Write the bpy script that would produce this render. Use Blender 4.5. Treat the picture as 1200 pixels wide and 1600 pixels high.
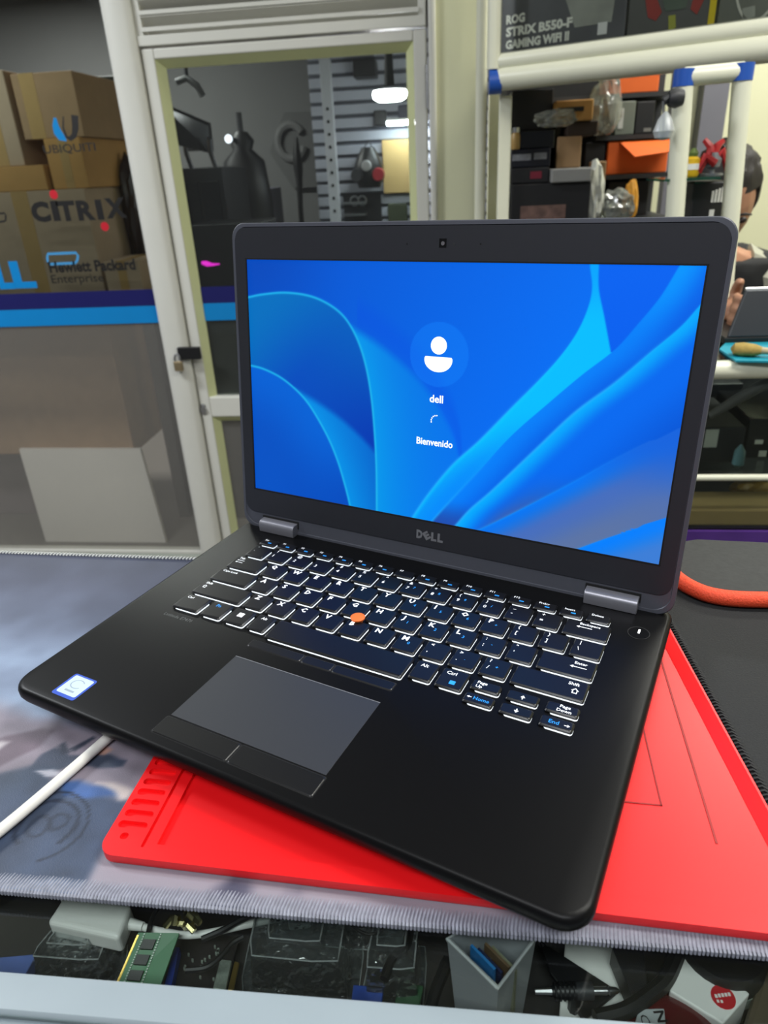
import bpy, math, random
import numpy as np
from mathutils import Matrix, Vector, noise
for _o in list(bpy.data.objects): bpy.data.objects.remove(_o, do_unlink=True)
SC = bpy.context.scene
COL = SC.collection
random.seed(7)
PI = math.pi

# ---------------------------------------------------------------- camera
GT = 1.10                                   # height of the glass counter top (m)
F = 1091.156                                # focal length in pixels of a 1200 x 1600 frame
CAM = np.array([0.0, 0.0, GT + 0.287056])
R2 = np.array([[0.9941, 0.0988, -0.0458], [0.0027, -0.4427, -0.8967], [-0.1089, 0.8912, -0.4403]])
_x = R2[0] / np.linalg.norm(R2[0]); _z = R2[2] - _x * (R2[2] @ _x); _z /= np.linalg.norm(_z)
_y = np.cross(_z, _x); R2 = np.array([_x, _y, _z])
cd = bpy.data.cameras.new('camera'); cam = bpy.data.objects.new('camera', cd); COL.objects.link(cam)
cd.sensor_fit = 'VERTICAL'; cd.sensor_height = 36.0; cd.lens = 36.0 * F / 1600.0
cd.clip_start = 0.01; cd.clip_end = 50
cam.matrix_world = Matrix(((_x[0], -_y[0], -_z[0], CAM[0]), (_x[1], -_y[1], -_z[1], CAM[1]), (_x[2], -_y[2], -_z[2], CAM[2]), (0, 0, 0, 1)))
cd.dof.use_dof = True; cd.dof.focus_distance = 0.42; cd.dof.aperture_fstop = 13.0
SC.camera = cam

# ---------------------------------------------------------------- world, room and added lamps, exposure
w = bpy.data.worlds.new('world'); SC.world = w; w.use_nodes = True
w.node_tree.nodes['Background'].inputs[0].default_value = (0.86, 0.93, 1.0, 1)
w.node_tree.nodes['Background'].inputs[1].default_value = 0.14
def area(name, loc, sx, sy, power, col=(1, 1, 1), rot=(0, 0, 0)):
    l = bpy.data.lights.new(name, 'AREA'); l.shape = 'RECTANGLE'; l.size = sx; l.size_y = sy; l.energy = power; l.color = col
    o = bpy.data.objects.new(name, l); o.location = loc; o.rotation_euler = rot; COL.objects.link(o); return o
area('unseen_ceiling_lamp', (-2.1, 1.15, 2.66), 0.9, 0.3, 58, (0.92, 0.96, 1.0))
area('unseen_ceiling_lamp', (1.15, 0.55, 2.66), 1.2, 0.3, 40, (1.0, 0.99, 0.92))
area('unseen_ceiling_lamp', (-0.2, -0.7, 2.66), 1.2, 0.3, 28, (0.95, 0.97, 1.0))  # unseen, placed behind the camera to light the tray under the glass
area('unseen_ceiling_lamp', (1.35, 2.15, 2.66), 1.2, 0.3, 38, (1.0, 0.99, 0.90))  # extra unseen lamp, put in to light the wall at rear right
area('added_stock_room_lamp', (-1.9, 3.4, 2.28), 0.9, 0.2, 40, (1.0, 0.98, 0.95))  # unseen lamp added to brighten the room behind the window
SC.view_settings.view_transform = 'Standard'; SC.view_settings.look = 'None'
SC.view_settings.exposure = 0.0; SC.view_settings.gamma = 1.0; SC.view_settings.use_curve_mapping = False
SC.cycles.transparent_max_bounces = 24; SC.cycles.max_bounces = 8
SC.cycles.caustics_reflective = False; SC.cycles.caustics_refractive = False
SC.cycles.sample_clamp_indirect = 4.0

# ---------------------------------------------------------------- helpers
def ray(u, v): return R2.T @ np.array([(u - 600) / F, (v - 800) / F, 1.0])
def at(u, v, Y): d = ray(u, v); return CAM + d * (Y / d[1])              # point seen at (u,v) on the upright plane y = Y
def on(u, v, z): d = ray(u, v); return CAM + d * ((z - CAM[2]) / d[2])   # point seen at (u,v) on the level plane at height z
def lin(c):
    c = np.asarray(c, float) / 255.0
    return tuple(np.where(c <= 0.04045, c / 12.92, ((c + 0.055) / 1.055) ** 2.4))
MATS = {}
def mat(name, col, rough=0.5, metal=0.0, var=0.08, scale=40.0, bump=0.0, emit=None, estr=0.0, spec=0.5, coat=0.0, sheen=0.0, alpha=None):
    """procedural principled material: sRGB colour with a noise variation and optional bump"""
    if name in MATS: return MATS[name]
    m = bpy.data.materials.new(name); m.use_nodes = True; nt = m.node_tree; b = nt.nodes['Principled BSDF']
    c = lin(col)
    tc = nt.nodes.new('ShaderNodeTexCoord'); n = nt.nodes.new('ShaderNodeTexNoise')
    n.inputs['Scale'].default_value = scale; n.inputs['Detail'].default_value = 4
    nt.links.new(tc.outputs['Object'], n.inputs['Vector'])
    mx = nt.nodes.new('ShaderNodeMix'); mx.data_type = 'RGBA'
    mx.inputs[6].default_value = (*[max(0, k * (1 - var)) for k in c], 1); mx.inputs[7].default_value = (*[min(1, k * (1 + var)) for k in c], 1)
    nt.links.new(n.outputs['Fac'], mx.inputs[0]); nt.links.new(mx.outputs[2], b.inputs['Base Color'])
    b.inputs['Roughness'].default_value = rough; b.inputs['Metallic'].default_value = metal
    b.inputs['Specular IOR Level'].default_value = spec; b.inputs['Coat Weight'].default_value = coat
    b.inputs['Sheen Weight'].default_value = sheen
    if bump:
        bp = nt.nodes.new('ShaderNodeBump'); bp.inputs['Strength'].default_value = bump; bp.inputs['Distance'].default_value = 0.001
        nt.links.new(n.outputs['Fac'], bp.inputs['Height']); nt.links.new(bp.outputs['Normal'], b.inputs['Normal'])
    if emit is not None:
        b.inputs['Emission Color'].default_value = (*lin(emit), 1); b.inputs['Emission Strength'].default_value = estr
    if alpha is not None: b.inputs['Alpha'].default_value = alpha
    MATS[name] = m; return m
def glassmat(name, tint=(255, 255, 255), refl=1.0, haze=0.0, hazecol=(200, 200, 200), rough=0.0, bump=0.0, bscale=60):
    """clear sheet: transparent with Fresnel gloss, optionally a hazy film"""
    if name in MATS: return MATS[name]
    m = bpy.data.materials.new(name); m.use_nodes = True; nt = m.node_tree; nt.nodes.clear()
    out = nt.nodes.new('ShaderNodeOutputMaterial'); t = nt.nodes.new('ShaderNodeBsdfTransparent'); g = nt.nodes.new('ShaderNodeBsdfGlossy')
    t.inputs[0].default_value = (*lin(tint), 1); g.inputs['Roughness'].default_value = rough
    fr = nt.nodes.new('ShaderNodeFresnel'); fr.inputs[0].default_value = 1.45
    mul = nt.nodes.new('ShaderNodeMath'); mul.operation = 'MULTIPLY'; mul.inputs[1].default_value = refl
    nt.links.new(fr.outputs[0], mul.inputs[0])
    mx = nt.nodes.new('ShaderNodeMixShader'); nt.links.new(mul.outputs[0], mx.inputs[0]); nt.links.new(t.outputs[0], mx.inputs[1]); nt.links.new(g.outputs[0], mx.inputs[2])
    last = mx
    if haze > 0:
        d = nt.nodes.new('ShaderNodeBsdfDiffuse'); d.inputs[0].default_value = (*lin(hazecol), 1)
        m2 = nt.nodes.new('ShaderNodeMixShader'); m2.inputs[0].default_value = haze
        nt.links.new(mx.outputs[0], m2.inputs[1]); nt.links.new(d.outputs[0], m2.inputs[2]); last = m2
    if bump:
        tc = nt.nodes.new('ShaderNodeTexCoord'); n = nt.nodes.new('ShaderNodeTexNoise'); n.inputs['Scale'].default_value = bscale
        bp = nt.nodes.new('ShaderNodeBump'); bp.inputs['Strength'].default_value = bump; bp.inputs['Distance'].default_value = 0.004
        nt.links.new(tc.outputs['Object'], n.inputs['Vector']); nt.links.new(n.outputs['Fac'], bp.inputs['Height'])
        nt.links.new(bp.outputs['Normal'], g.inputs['Normal']); nt.links.new(bp.outputs['Normal'], fr.inputs['Normal'])
    nt.links.new(last.outputs[0], out.inputs[0]); MATS[name] = m; return m
def vcolmat(name, rough=0.6, emit=0.0, bump=0.0, scale=900, sheen=0.0, spec=0.5):
    """material that shows the print stored in the mesh's colour attribute"""
    m = bpy.data.materials.new(name); m.use_nodes = True; nt = m.node_tree; b = nt.nodes['Principled BSDF']
    a = nt.nodes.new('ShaderNodeVertexColor'); a.layer_name = 'print'
    b.inputs['Roughness'].default_value = rough; b.inputs['Sheen Weight'].default_value = sheen; b.inputs['Specular IOR Level'].default_value = spec
    if emit > 0:
        b.inputs['Base Color'].default_value = (0.004, 0.004, 0.006, 1)
        nt.links.new(a.outputs[0], b.inputs['Emission Color']); b.inputs['Emission Strength'].default_value = emit
    else: nt.links.new(a.outputs[0], b.inputs['Base Color'])
    if bump:
        tc = nt.nodes.new('ShaderNodeTexCoord'); n = nt.nodes.new('ShaderNodeTexNoise'); n.inputs['Scale'].default_value = scale
        bp = nt.nodes.new('ShaderNodeBump'); bp.inputs['Strength'].default_value = bump; bp.inputs['Distance'].default_value = 0.0005
        nt.links.new(tc.outputs['Object'], n.inputs['Vector']); nt.links.new(n.outputs['Fac'], bp.inputs['Height']); nt.links.new(bp.outputs['Normal'], b.inputs['Normal'])
    return m

WM = {}                                     # world matrices of the things, kept by hand
def tag(o, label=None, cat=None, group=None, kind=None):
    if label: o['label'] = label
    if cat: o['category'] = cat
    if group: o['group'] = group
    if kind: o['kind'] = kind
    return o
def thing(name, label, cat, loc=(0, 0, 0), rz=0.0, group=None, kind=None):
    o = bpy.data.objects.new(name, None); o.empty_display_size = 0.02; COL.objects.link(o)
    o.location = loc; o.rotation_euler = (0, 0, rz); WM[o.name] = Matrix.Translation(Vector(loc)) @ Matrix.Rotation(rz, 4, 'Z')
    return tag(o, label, cat, group, kind)

class MB:
    """collects polygons; build() links them as one mesh object"""
    def __init__(s): s.v = []; s.f = []; s.m = []
    def add(s, vs, fs, mi=0):
        k = len(s.v); s.v += [tuple(map(float, q)) for q in vs]; s.f += [tuple(i + k for i in f) for f in fs]; s.m += [mi] * len(fs); return s
    def box(s, c, size, rot=None, mi=0, taper=1.0):
        hx, hy, hz = [k / 2 for k in size]; vs = []
        for z, t in ((-hz, 1), (hz, taper)):
            for x, y in ((-hx, -hy), (hx, -hy), (hx, hy), (-hx, hy)):
                q = Vector((x * t, y * t, z)); vs.append((rot @ q if rot else q) + Vector(c))
        return s.add(vs, [(3, 2, 1, 0), (4, 5, 6, 7), (0, 1, 5, 4), (1, 2, 6, 5), (2, 3, 7, 6), (3, 0, 4, 7)], mi)
    def span(s, a, b, mi=0): return s.box([(p + q) / 2 for p, q in zip(a, b)], [abs(q - p) for p, q in zip(a, b)], None, mi)
    def loft(s, rings, cap=True, mi=0, closed=True):
        n = len(rings[0]); vs = [q for r in rings for q in r]; fs = []
        for i in range(len(rings) - 1):
            for j in range(n if closed else n - 1):
                a = i * n + j; b = i * n + (j + 1) % n; fs.append((a, b, b + n, a + n))
        if cap: fs.append(tuple(range(n - 1, -1, -1))); fs.append(tuple(range((len(rings) - 1) * n, len(rings) * n)))
        return s.add(vs, fs, mi)
    def tube(s, pts, r, n=10, mi=0, cap=True, flat=1.0):
        pts = [Vector(q) for q in pts]; rr = r if isinstance(r, (list, tuple)) else [r] * len(pts); rings = []
        up = Vector((0, 0, 1)); prev = None
        for i, q in enumerate(pts):
            t = (pts[min(i + 1, len(pts) - 1)] - pts[max(i - 1, 0)]).normalized()
            if prev is None: prev = (up if abs(t.z) < 0.9 else Vector((1, 0, 0)))
            a = (prev - t * prev.dot(t)).normalized(); b = t.cross(a); prev = a
            rings.append([q + (a * math.cos(2 * PI * k / n) * flat + b * math.sin(2 * PI * k / n)) * rr[i] for k in range(n)])
        return s.loft(rings, cap, mi)
    def lathe(s, prof, c=(0, 0, 0), n=24, mi=0, axis='Z'):
        rings = []
        for r, h in prof:
            ring = []
            for k in range(n):
                a = 2 * PI * k / n; x, y = r * math.cos(a), r * math.sin(a)
                q = (x, y, h) if axis == 'Z' else ((x, -h, y) if axis == 'Y' else (h, x, y))
                ring.append((q[0] + c[0], q[1] + c[1], q[2] + c[2]))
            rings.append(ring)
        return s.loft(rings, True, mi)
    def build(s, name, mats, parent=None, world=True, smooth=False, bevel=0.0, seg=2, share=None):
        me = bpy.data.meshes.new(name); vs = s.v
        if parent is not None and world:
            inv = WM[parent.name].inverted(); vs = [tuple(inv @ Vector(q)) for q in vs]
        base = Vector((0, 0, 0))
        if parent is None and world:
            a = np.array(vs); base = Vector(((a[:, 0].min() + a[:, 0].max()) / 2, (a[:, 1].min() + a[:, 1].max()) / 2, a[:, 2].min()))
            vs = [tuple(Vector(q) - base) for q in vs]
        me.from_pydata(vs, [], s.f); me.validate()
        mats = mats if isinstance(mats, (list, tuple)) else [mats]
        for m in mats: me.materials.append(m)
        if len(mats) > 1 and len(me.polygons) == len(s.m): me.polygons.foreach_set('material_index', s.m)
        if smooth: me.polygons.foreach_set('use_smooth', [True] * len(me.polygons)); me.set_sharp_from_angle(angle=math.radians(38))
        me.update()
        return link(name, me, parent, base, bevel, seg)
def link(name, me, parent=None, loc=(0, 0, 0), bevel=0.0, seg=2):
    o = bpy.data.objects.new(name, me); COL.objects.link(o); o.location = loc
    if parent is not None: o.parent = parent; WM[o.name] = WM[parent.name] @ Matrix.Translation(Vector(loc))
    else: WM[o.name] = Matrix.Translation(Vector(loc))
    if bevel:
        b = o.modifiers.new('bevel', 'BEVEL'); b.width = bevel; b.segments = seg; b.limit_method = 'ANGLE'; b.angle_limit = math.radians(40)
    return o
def rrect(x0, x1, y0, y1, r, z, n=5, f=None):
    """rounded rectangle ring (counter-clockwise)"""
    rs = r if isinstance(r, (list, tuple)) else (r, r, r, r); out = []       # corner radii: x0y0, x1y0, x1y1, x0y1
    for (cx, cy, a0, rr) in ((x0 + rs[0], y0 + rs[0], PI, rs[0]), (x1 - rs[1], y0 + rs[1], 1.5 * PI, rs[1]), (x1 - rs[2], y1 - rs[2], 0, rs[2]), (x0 + rs[3], y1 - rs[3], 0.5 * PI, rs[3])):
        for k in range(n + 1):
            a = a0 + k / n * PI / 2; p = (cx + rr * math.cos(a), cy + rr * math.sin(a), z); out.append(f(*p) if f else p)
    return out
_tc = {}
def textgeo(s, bold=0.0, res=2):
    """outline mesh of a string, unit height, origin at left end of the base line"""
    k = (s, bold, res)
    if k in _tc: return _tc[k]
    cu = bpy.data.curves.new('t', 'FONT'); cu.body = s; cu.size = 1.0; cu.resolution_u = res; cu.offset = bold
    o = bpy.data.objects.new('t', cu); me = o.to_mesh()
    vs = [tuple(q.co) for q in me.vertices]; fs = [tuple(p.vertices) for p in me.polygons]
    o.to_mesh_clear(); bpy.data.objects.remove(o); bpy.data.curves.remove(cu)
    a = np.array(vs); x0, x1 = a[:, 0].min(), a[:, 0].max(); y0, y1 = a[:, 1].min(), a[:, 1].max()
    _tc[k] = (a, fs, x0, x1, y0, y1); return _tc[k]
def text_into(mb, s, org, ux, uy, size=None, width=None, height=None, center=False, bold=0.0, mi=0, res=2, slant=0.0, lift=None):
    """lay a string on the plane org + a*ux + b*uy; size = cap height, or fit to width/height"""
    a, fs, x0, x1, y0, y1 = textgeo(s, bold, res)
    sy = (height / (y1 - y0)) if height else size / 0.69
    sx = (width / (x1 - x0)) if width else sy
    org = np.array(org, float); ux = np.array(ux, float); uy = np.array(uy, float)
    ox = -(x0 + x1) / 2 if center else -x0; oy = -y0 if height else 0.0
    vs = [org + ux * ((p[0] + ox) * sx + slant * (p[1] + oy) * sy) + uy * ((p[1] + oy) * sy) for p in a]
    mb.add(vs, fs, mi)
def shape2d(loops, z0, z1, f=None):
    """prism of an outline with holes (lists of xy), from z0 to z1, through a filled 2D curve"""
    cu = bpy.data.curves.new('s', 'CURVE'); cu.dimensions = '2D'; cu.fill_mode = 'BOTH'; cu.extrude = (z1 - z0) / 2
    for lp in loops:
        sp = cu.splines.new('POLY'); sp.points.add(len(lp) - 1); sp.use_cyclic_u = True
        for p, q in zip(sp.points, lp): p.co = (q[0], q[1], 0, 1)
    o = bpy.data.objects.new('s', cu); me = o.to_mesh()
    vs = [(q.co.x, q.co.y, q.co.z + (z0 + z1) / 2) for q in me.vertices]; fs = [tuple(p.vertices) for p in me.polygons]
    o.to_mesh_clear(); bpy.data.objects.remove(o); bpy.data.curves.remove(cu)
    if f: vs = [f(*q) for q in vs]
    m = MB(); m.add(vs, fs); return m
def spline(pts, n=8):
    """Catmull-Rom through the points"""
    P = [np.array(q, float) for q in pts]; P = [2 * P[0] - P[1]] + P + [2 * P[-1] - P[-2]]; out = []
    for i in range(1, len(P) - 2):
        for k in range(n):
            t = k / n; a, b, c, d = P[i - 1:i + 3]
            out.append(0.5 * (2 * b + (c - a) * t + (2 * a - 5 * b + 4 * c - d) * t * t + (3 * b - a - 3 * c + d) * t ** 3))
    out.append(P[-2]); return out
def sstep(a, b, x): t = np.clip((x - a) / (b - a), 0, 1); return t * t * (3 - 2 * t)

# ---------------------------------------------------------------- common materials
M_alu = mat('white_painted_aluminium', (214, 213, 204), 0.38, 0.0, 0.04, 14, 0.0, spec=0.5)
M_alu2 = mat('cream_painted_aluminium', (226, 226, 205), 0.35, 0.0, 0.03, 14)
M_rail = mat('blue_white_counter_rail', (144, 156, 163), 0.42, 0.0, 0.06, 30)
M_steel = mat('brushed_steel', (190, 190, 192), 0.32, 1.0, 0.1, 60)
M_black = mat('black_plastic', (18, 18, 20), 0.45, 0, 0.15, 50)
M_blackgloss = mat('glossy_black_plastic', (12, 12, 14), 0.18, 0, 0.1, 50)
M_dark = mat('dark_grey_plastic', (44, 45, 48), 0.5, 0, 0.15, 40)
M_white = mat('white_plastic', (232, 232, 228), 0.4, 0, 0.03, 40)
M_card = mat('brown_cardboard', (164, 132, 98), 0.85, 0, 0.12, 22, 0.1)
M_card2 = mat('pale_cardboard', (176, 152, 126), 0.85, 0, 0.1, 20, 0.1)
M_tape = mat('brown_packing_tape', (178, 144, 92), 0.3, 0, 0.06, 30)
M_orange = mat('orange_card', (240, 108, 36), 0.6, 0, 0.05, 20)
M_glass = glassmat('clear_glass', (248, 252, 250), 0.8)
M_glassdoor = glassmat('door_glass', (225, 230, 228), 0.55, haze=0.02, hazecol=(190, 190, 190))
M_frost = glassmat('grey_film_glass', (250, 250, 248), 0.4, haze=0.12, hazecol=(214, 210, 204))
M_clear = glassmat('clear_thermoformed_plastic', (240, 245, 245), 3.0, haze=0.03, hazecol=(225, 230, 232), rough=0.09, bump=1.0, bscale=110)
M_milky = glassmat('milky_translucent_plastic', (215, 222, 226), 0.9, haze=0.36, hazecol=(228, 234, 240), rough=0.25)
M_bag = glassmat('crinkled_clear_bag', (222, 226, 222), 2.2, haze=0.22, hazecol=(205, 208, 200), rough=0.12, bump=1.0, bscale=35)

# ================================================================ the room
DOORY = 2.30
def wall(name, a, b, m, kind='structure'): return tag(MB().span(a, b).build(name, m), kind=kind)
M_floor = mat('grey_floor_tile', (120, 116, 110), 0.45, 0, 0.12, 6)
M_ceil = mat('ceiling_paint', (205, 205, 200), 0.8, 0, 0.03, 5)
M_cream = mat('cream_wall_paint', (224, 224, 190), 0.7, 0, 0.03, 6)
M_darkceil = mat('dark_ceiling_paint', (84, 84, 84), 0.85, 0, 0.1, 4)
M_backwall = mat('grey_room_paint', (112, 112, 112), 0.85, 0, 0.06, 4)
wall('floor', (-3.2, -2.2, -0.05), (3.4, 5.2, 0.0), M_floor)
wall('ceiling', (-3.2, -0.2, 2.70), (3.4, 2.25, 2.78), M_ceil)
wall('wall_back', (-3.2, 4.4, 0), (0.9, 4.5, 2.7), M_backwall)
wall('wall_right', (3.1, -2.2, 0), (3.2, 4.4, 2.7), M_cream)
wall('wall_left', (-3.1, -2.2, 0), (-3.0, 4.4, 2.7), M_backwall)
wall('ceiling_back', (-3.0, 2.45, 2.32), (0.9, 4.4, 2.38), M_darkceil)
# cream pillar beside the door and the cream wall behind the right-hand shelves
xp0 = at(676, 200, DOORY)[0]; xp1 = at(748, 200, DOORY)[0]
wall('wall_pillar', (xp0, DOORY - 0.02, 0), (xp1, DOORY + 0.30, 2.70), M_cream)
wall('wall_partition', (0.10, 2.95, 0), (3.1, 3.05, 2.70), M_cream)
wall('wall_return', (0.62, 3.05, 0), (0.70, 4.4, 2.70), M_backwall)
# header above door and window
wall('wall_header', (-3.0, DOORY, 2.02), (xp0, DOORY + 0.12, 2.70), M_ceil)
# tall white posts
def profile_post(name, x0, x1, y, z0, z1, m, bulge=0.012):
    xs = np.linspace(x0, x1, 9); ring = []
    for k, x in enumerate(xs):
        t = (k / 8) * 2 - 1; ring.append((x, y - bulge * math.sqrt(max(0, 1 - t * t)), 0))
    ring += [(x1, y + 0.05, 0), (x0, y + 0.05, 0)]
    b = MB().loft([[(p[0], p[1], z) for p in ring] for z in (z0, z1)]); b.build(name, m, smooth=True)['kind'] = 'structure'
X_PL, X_PR = -1.0010, -0.9150
profile_post('trim_1', X_PL, X_PR, DOORY - 0.02, 0.0, 2.04, M_alu, 0.016)
profile_post('trim_2', at(672, 200, DOORY)[0], at(683, 200, DOORY)[0], DOORY - 0.03, 0.0, 2.04, M_alu, 0.006)
profile_post('trim_3', at(743, 200, 2.16)[0], at(760, 200, 2.16)[0], 2.16, 0.0, 2.70, M_alu2, 0.010)
# louvre above the door
lv = tag(bpy.data.objects.new('trim_4', None), kind='structure'); COL.objects.link(lv); WM[lv.name] = Matrix()
xl0, xl1 = X_PR, -0.0976
zr0 = at(440, 58, DOORY)[2]; zr1 = at(440, 41, DOORY)[2]
MB().span((xl0, DOORY - 0.015, zr0), (xl1, DOORY + 0.03, zr1)).build('louvre_rail', M_alu, lv, bevel=0.002)
MB().span((xl0, DOORY - 0.01, zr1), (xl0 + 0.02, DOORY + 0.03, 2.03)).build('louvre_side', M_alu, lv, bevel=0.002)
MB().span((xl1 - 0.02, DOORY - 0.01, zr1), (xl1, DOORY + 0.03, 2.03)).build('louvre_side', M_alu, lv, bevel=0.002)
dz = at(440, 5, DOORY)[2] - at(440, 32, DOORY)[2]
for k in range(5):
    z = at(440, 31, DOORY)[2] + k * dz
    MB().box(((xl0 + xl1) / 2, DOORY + 0.012, z + 0.012), (xl1 - xl0 - 0.036, 0.060, 0.004), Matrix.Rotation(math.radians(-38), 3, 'X')).build('louvre_slat', M_alu, lv)
    MB().span((xl0 + 0.018, DOORY - 0.016, z - 0.006), (xl1 - 0.018, DOORY - 0.010, z + 0.004)).build('louvre_slat_edge', M_alu, lv)
MB().span((xl0, DOORY + 0.07, zr1), (xl1, DOORY + 0.075, 2.03)).build('louvre_backing', M_dark, lv)
# the glazed door
dr = tag(bpy.data.objects.new('door_1', None), kind='structure'); COL.objects.link(dr); WM[dr.name] = Matrix()
M_doorrev = mat('yellowed_door_bead', (206, 210, 160), 0.5, 0, 0.05, 20)
dx0, dx1 = X_PR + 0.004, -0.0976; gx0, gx1 = -0.8523, -0.1549; zt = at(440, 62, DOORY)[2]; zg = at(440, 94, DOORY)[2]
zm1, zm0 = at(352, 619, DOORY)[2], at(352, 650, DOORY)[2]
bead = 0.022
def frame_bar(name, a, b, m=M_alu, par=dr): return MB().span(a, b).build(name, m, par, bevel=0.004)
frame_bar('stile', (dx0, DOORY - 0.01, 0.02), (gx0 - bead, DOORY + 0.035, zt)); frame_bar('stile', (gx1 + bead, DOORY - 0.01, 0.02), (dx1, DOORY + 0.035, zt))
frame_bar('top_rail', (gx0 - bead, DOORY - 0.01, zg + bead), (gx1 + bead, DOORY + 0.035, zt)); frame_bar('mid_rail', (gx0 - bead, DOORY - 0.01, zm0), (gx1 + bead, DOORY + 0.035, zm1))
frame_bar('bottom_rail', (gx0 - bead, DOORY - 0.01, 0.02), (gx1 + bead, DOORY + 0.035, 0.12))
def bead_bar(pts): MB().add(pts, [(0, 1, 2, 3)]).build('glazing_bead', M_doorrev, dr)
yb0, yb1 = DOORY - 0.008, DOORY + 0.016
for (z0, z1) in ((zm1, zg), (0.12 + bead, zm0 - bead)):
    bead_bar([(gx0 - bead, yb0, z0), (gx0 - bead, yb0, z1 + bead), (gx0, yb1, z1), (gx0, yb1, z0)])
    bead_bar([(gx1 + bead, yb0, z0), (gx1 + bead, yb0, z1 + bead), (gx1, yb1, z1), (gx1, yb1, z0)])
    bead_bar([(gx0 - bead, yb0, z1 + bead), (gx1 + bead, yb0, z1 + bead), (gx1, yb1, z1), (gx0, yb1, z1)])
zs_d1 = at(330, 449, DOORY)[2]; zs_mid = at(330, 475, DOORY)[2]; zs_l0 = at(330, 502, DOORY)[2]
MB().span((gx0 - 0.003, DOORY + 0.016, zm1), (gx1 + 0.003, DOORY + 0.020, zg + 0.003)).build('pane', M_glassdoor, dr)
MB().span((gx0 - 0.003, DOORY + 0.016, 0.12), (gx1 + 0.003, DOORY + 0.020, zm0)).build('pane', M_frost, dr)
MB().span((gx0 - 0.003, DOORY + 0.0245, zm1), (gx1 + 0.003, DOORY + 0.026, zs_l0)).build('grey_film', M_frost, dr)
M_navy = mat('navy_vinyl', (26, 27, 92), 0.35, 0, 0.05, 20); M_cyan = mat('light_blue_vinyl', (6, 130, 200), 0.35, 0, 0.04, 20)
def strips(par, x0, x1, y):
    MB().span((x0, y, zs_mid), (x1, y + 0.001, zs_d1)).build('navy_strip', M_navy, par); MB().span((x0, y, zs_l0), (x1, y + 0.001, zs_mid)).build('light_blue_strip', M_cyan, par)
strips(dr, gx0, gx1, DOORY + 0.0135)
for pv in (102, 560):
    z1 = at(668, pv, DOORY)[2]
    hb = MB(); xh = dx1 + 0.003
    for k in range(5): hb.lathe([(0.0055, -k * 0.021 - 0.020), (0.0055, -k * 0.021)], (xh, DOORY - 0.014, z1), 10)
    hb.build('hinge', M_steel, dr, smooth=True)
# hasp, padlock and keyhole
q0 = at(273, 542, DOORY - 0.03); q1 = at(316, 560, DOORY - 0.03)
MB().span((q0[0] + 0.012, DOORY - 0.045, q1[2]), (q1[0], DOORY - 0.030, q0[2])).build('hasp', M_black, dr, bevel=0.002)
pk = thing('padlock', 'small brass padlock hanging from black hasp on white door post', 'padlock', tuple(at(280, 585, DOORY - 0.05)))
c = at(279, 572, DOORY - 0.05)
MB().box((c[0], c[1], c[2]), (0.030, 0.014, 0.034)).build('body', mat('worn_brass', (178, 160, 128), 0.35, 0.8, 0.2, 60), pk, bevel=0.004)
MB().tube([(c[0] + 0.010 * math.cos(a), c[1], c[2] + 0.016 + 0.020 * math.sin(a) * 1.2) for a in np.linspace(0, PI, 11)], 0.0035, 8).build('shackle', M_steel, pk, smooth=True)
c = at(318, 640, DOORY - 0.012)
MB().lathe([(0.001, -0.012), (0.010, -0.010), (0.011, 0.008)], (c[0], c[1] + 0.003, c[2]), 16, axis='Y').build('lock_cylinder', M_steel, dr, smooth=True)
MB().span((c[0] - 0.008, c[1] - 0.002, c[2] - 0.018), (c[0] + 0.008, c[1] + 0.004, c[2] + 0.02)).build('lock_plate', M_steel, dr, bevel=0.002)
# fixed window to the left of the door
wn = tag(bpy.data.objects.new('window_1', None), kind='structure'); COL.objects.link(wn); WM[wn.name] = Matrix()
wx0 = -2.6
MB().span((wx0, DOORY + 0.004, zs_l0), (X_PL, DOORY + 0.009, 2.02)).build('pane', M_glass, wn)
MB().span((wx0, DOORY + 0.004, 0.08), (X_PL, DOORY + 0.009, zs_l0)).build('lower_pane', M_frost, wn)
zsw = [at(100, v, DOORY)[2] for v in (458, 484, 509)]
MB().span((wx0, DOORY + 0.001, zs_mid), (X_PL, DOORY + 0.003, zs_d1)).build('navy_strip', M_navy, wn); MB().span((wx0, DOORY + 0.001, zs_l0), (X_PL, DOORY + 0.003, zs_mid)).build('light_blue_strip', M_cyan, wn)
MB().span((wx0, DOORY - 0.01, 0.0), (X_PL, DOORY + 0.03, 0.08)).build('bottom_rail', M_alu, wn); MB().span((wx0 - 0.06, DOORY - 0.02, 0.0), (wx0, DOORY + 0.03, 2.04)).build('side_post', M_alu, wn)
# vinyl lettering on the window
M_vblack = mat('black_vinyl', (16, 14, 14), 0.5, 0, 0.05, 30); M_vred = mat('red_vinyl', (196, 26, 44), 0.45, 0, 0.05, 30)
def decal(name, items, m):
    b = MB()
    for it in items:
        s, (u0, v0), (u1, v1), h, bold = it
        a = at(u0, v0, DOORY); e = at(u1, v1, DOORY); zt_ = at((u0 + u1) / 2, (v0 + v1) / 2 - h, DOORY)[2]; z0 = (a[2] + e[2]) / 2
        text_into(b, s, (a[0], DOORY + 0.003, z0), (1, 0, 0), (0, 0, 1), width=e[0] - a[0], height=zt_ - z0, bold=bold, res=3)
    return b.build(name, m, wn)
decal('lettering', [('UBIQUITI', (69, 243), (150, 238), 16, 0.012)], M_vblack)
decal('lettering', [('C', (52, 348), (81, 347), 33, 0.06), ('I', (84, 346), (95, 345), 32, 0.06), ('T', (93, 346), (121, 345), 32, 0.05), ('R', (123, 345), (150, 344), 32, 0.05), ('I', (153, 344), (163, 343), 32, 0.06), ('X', (167, 342), (199, 340), 32, 0.05)], M_vblack)
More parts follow.
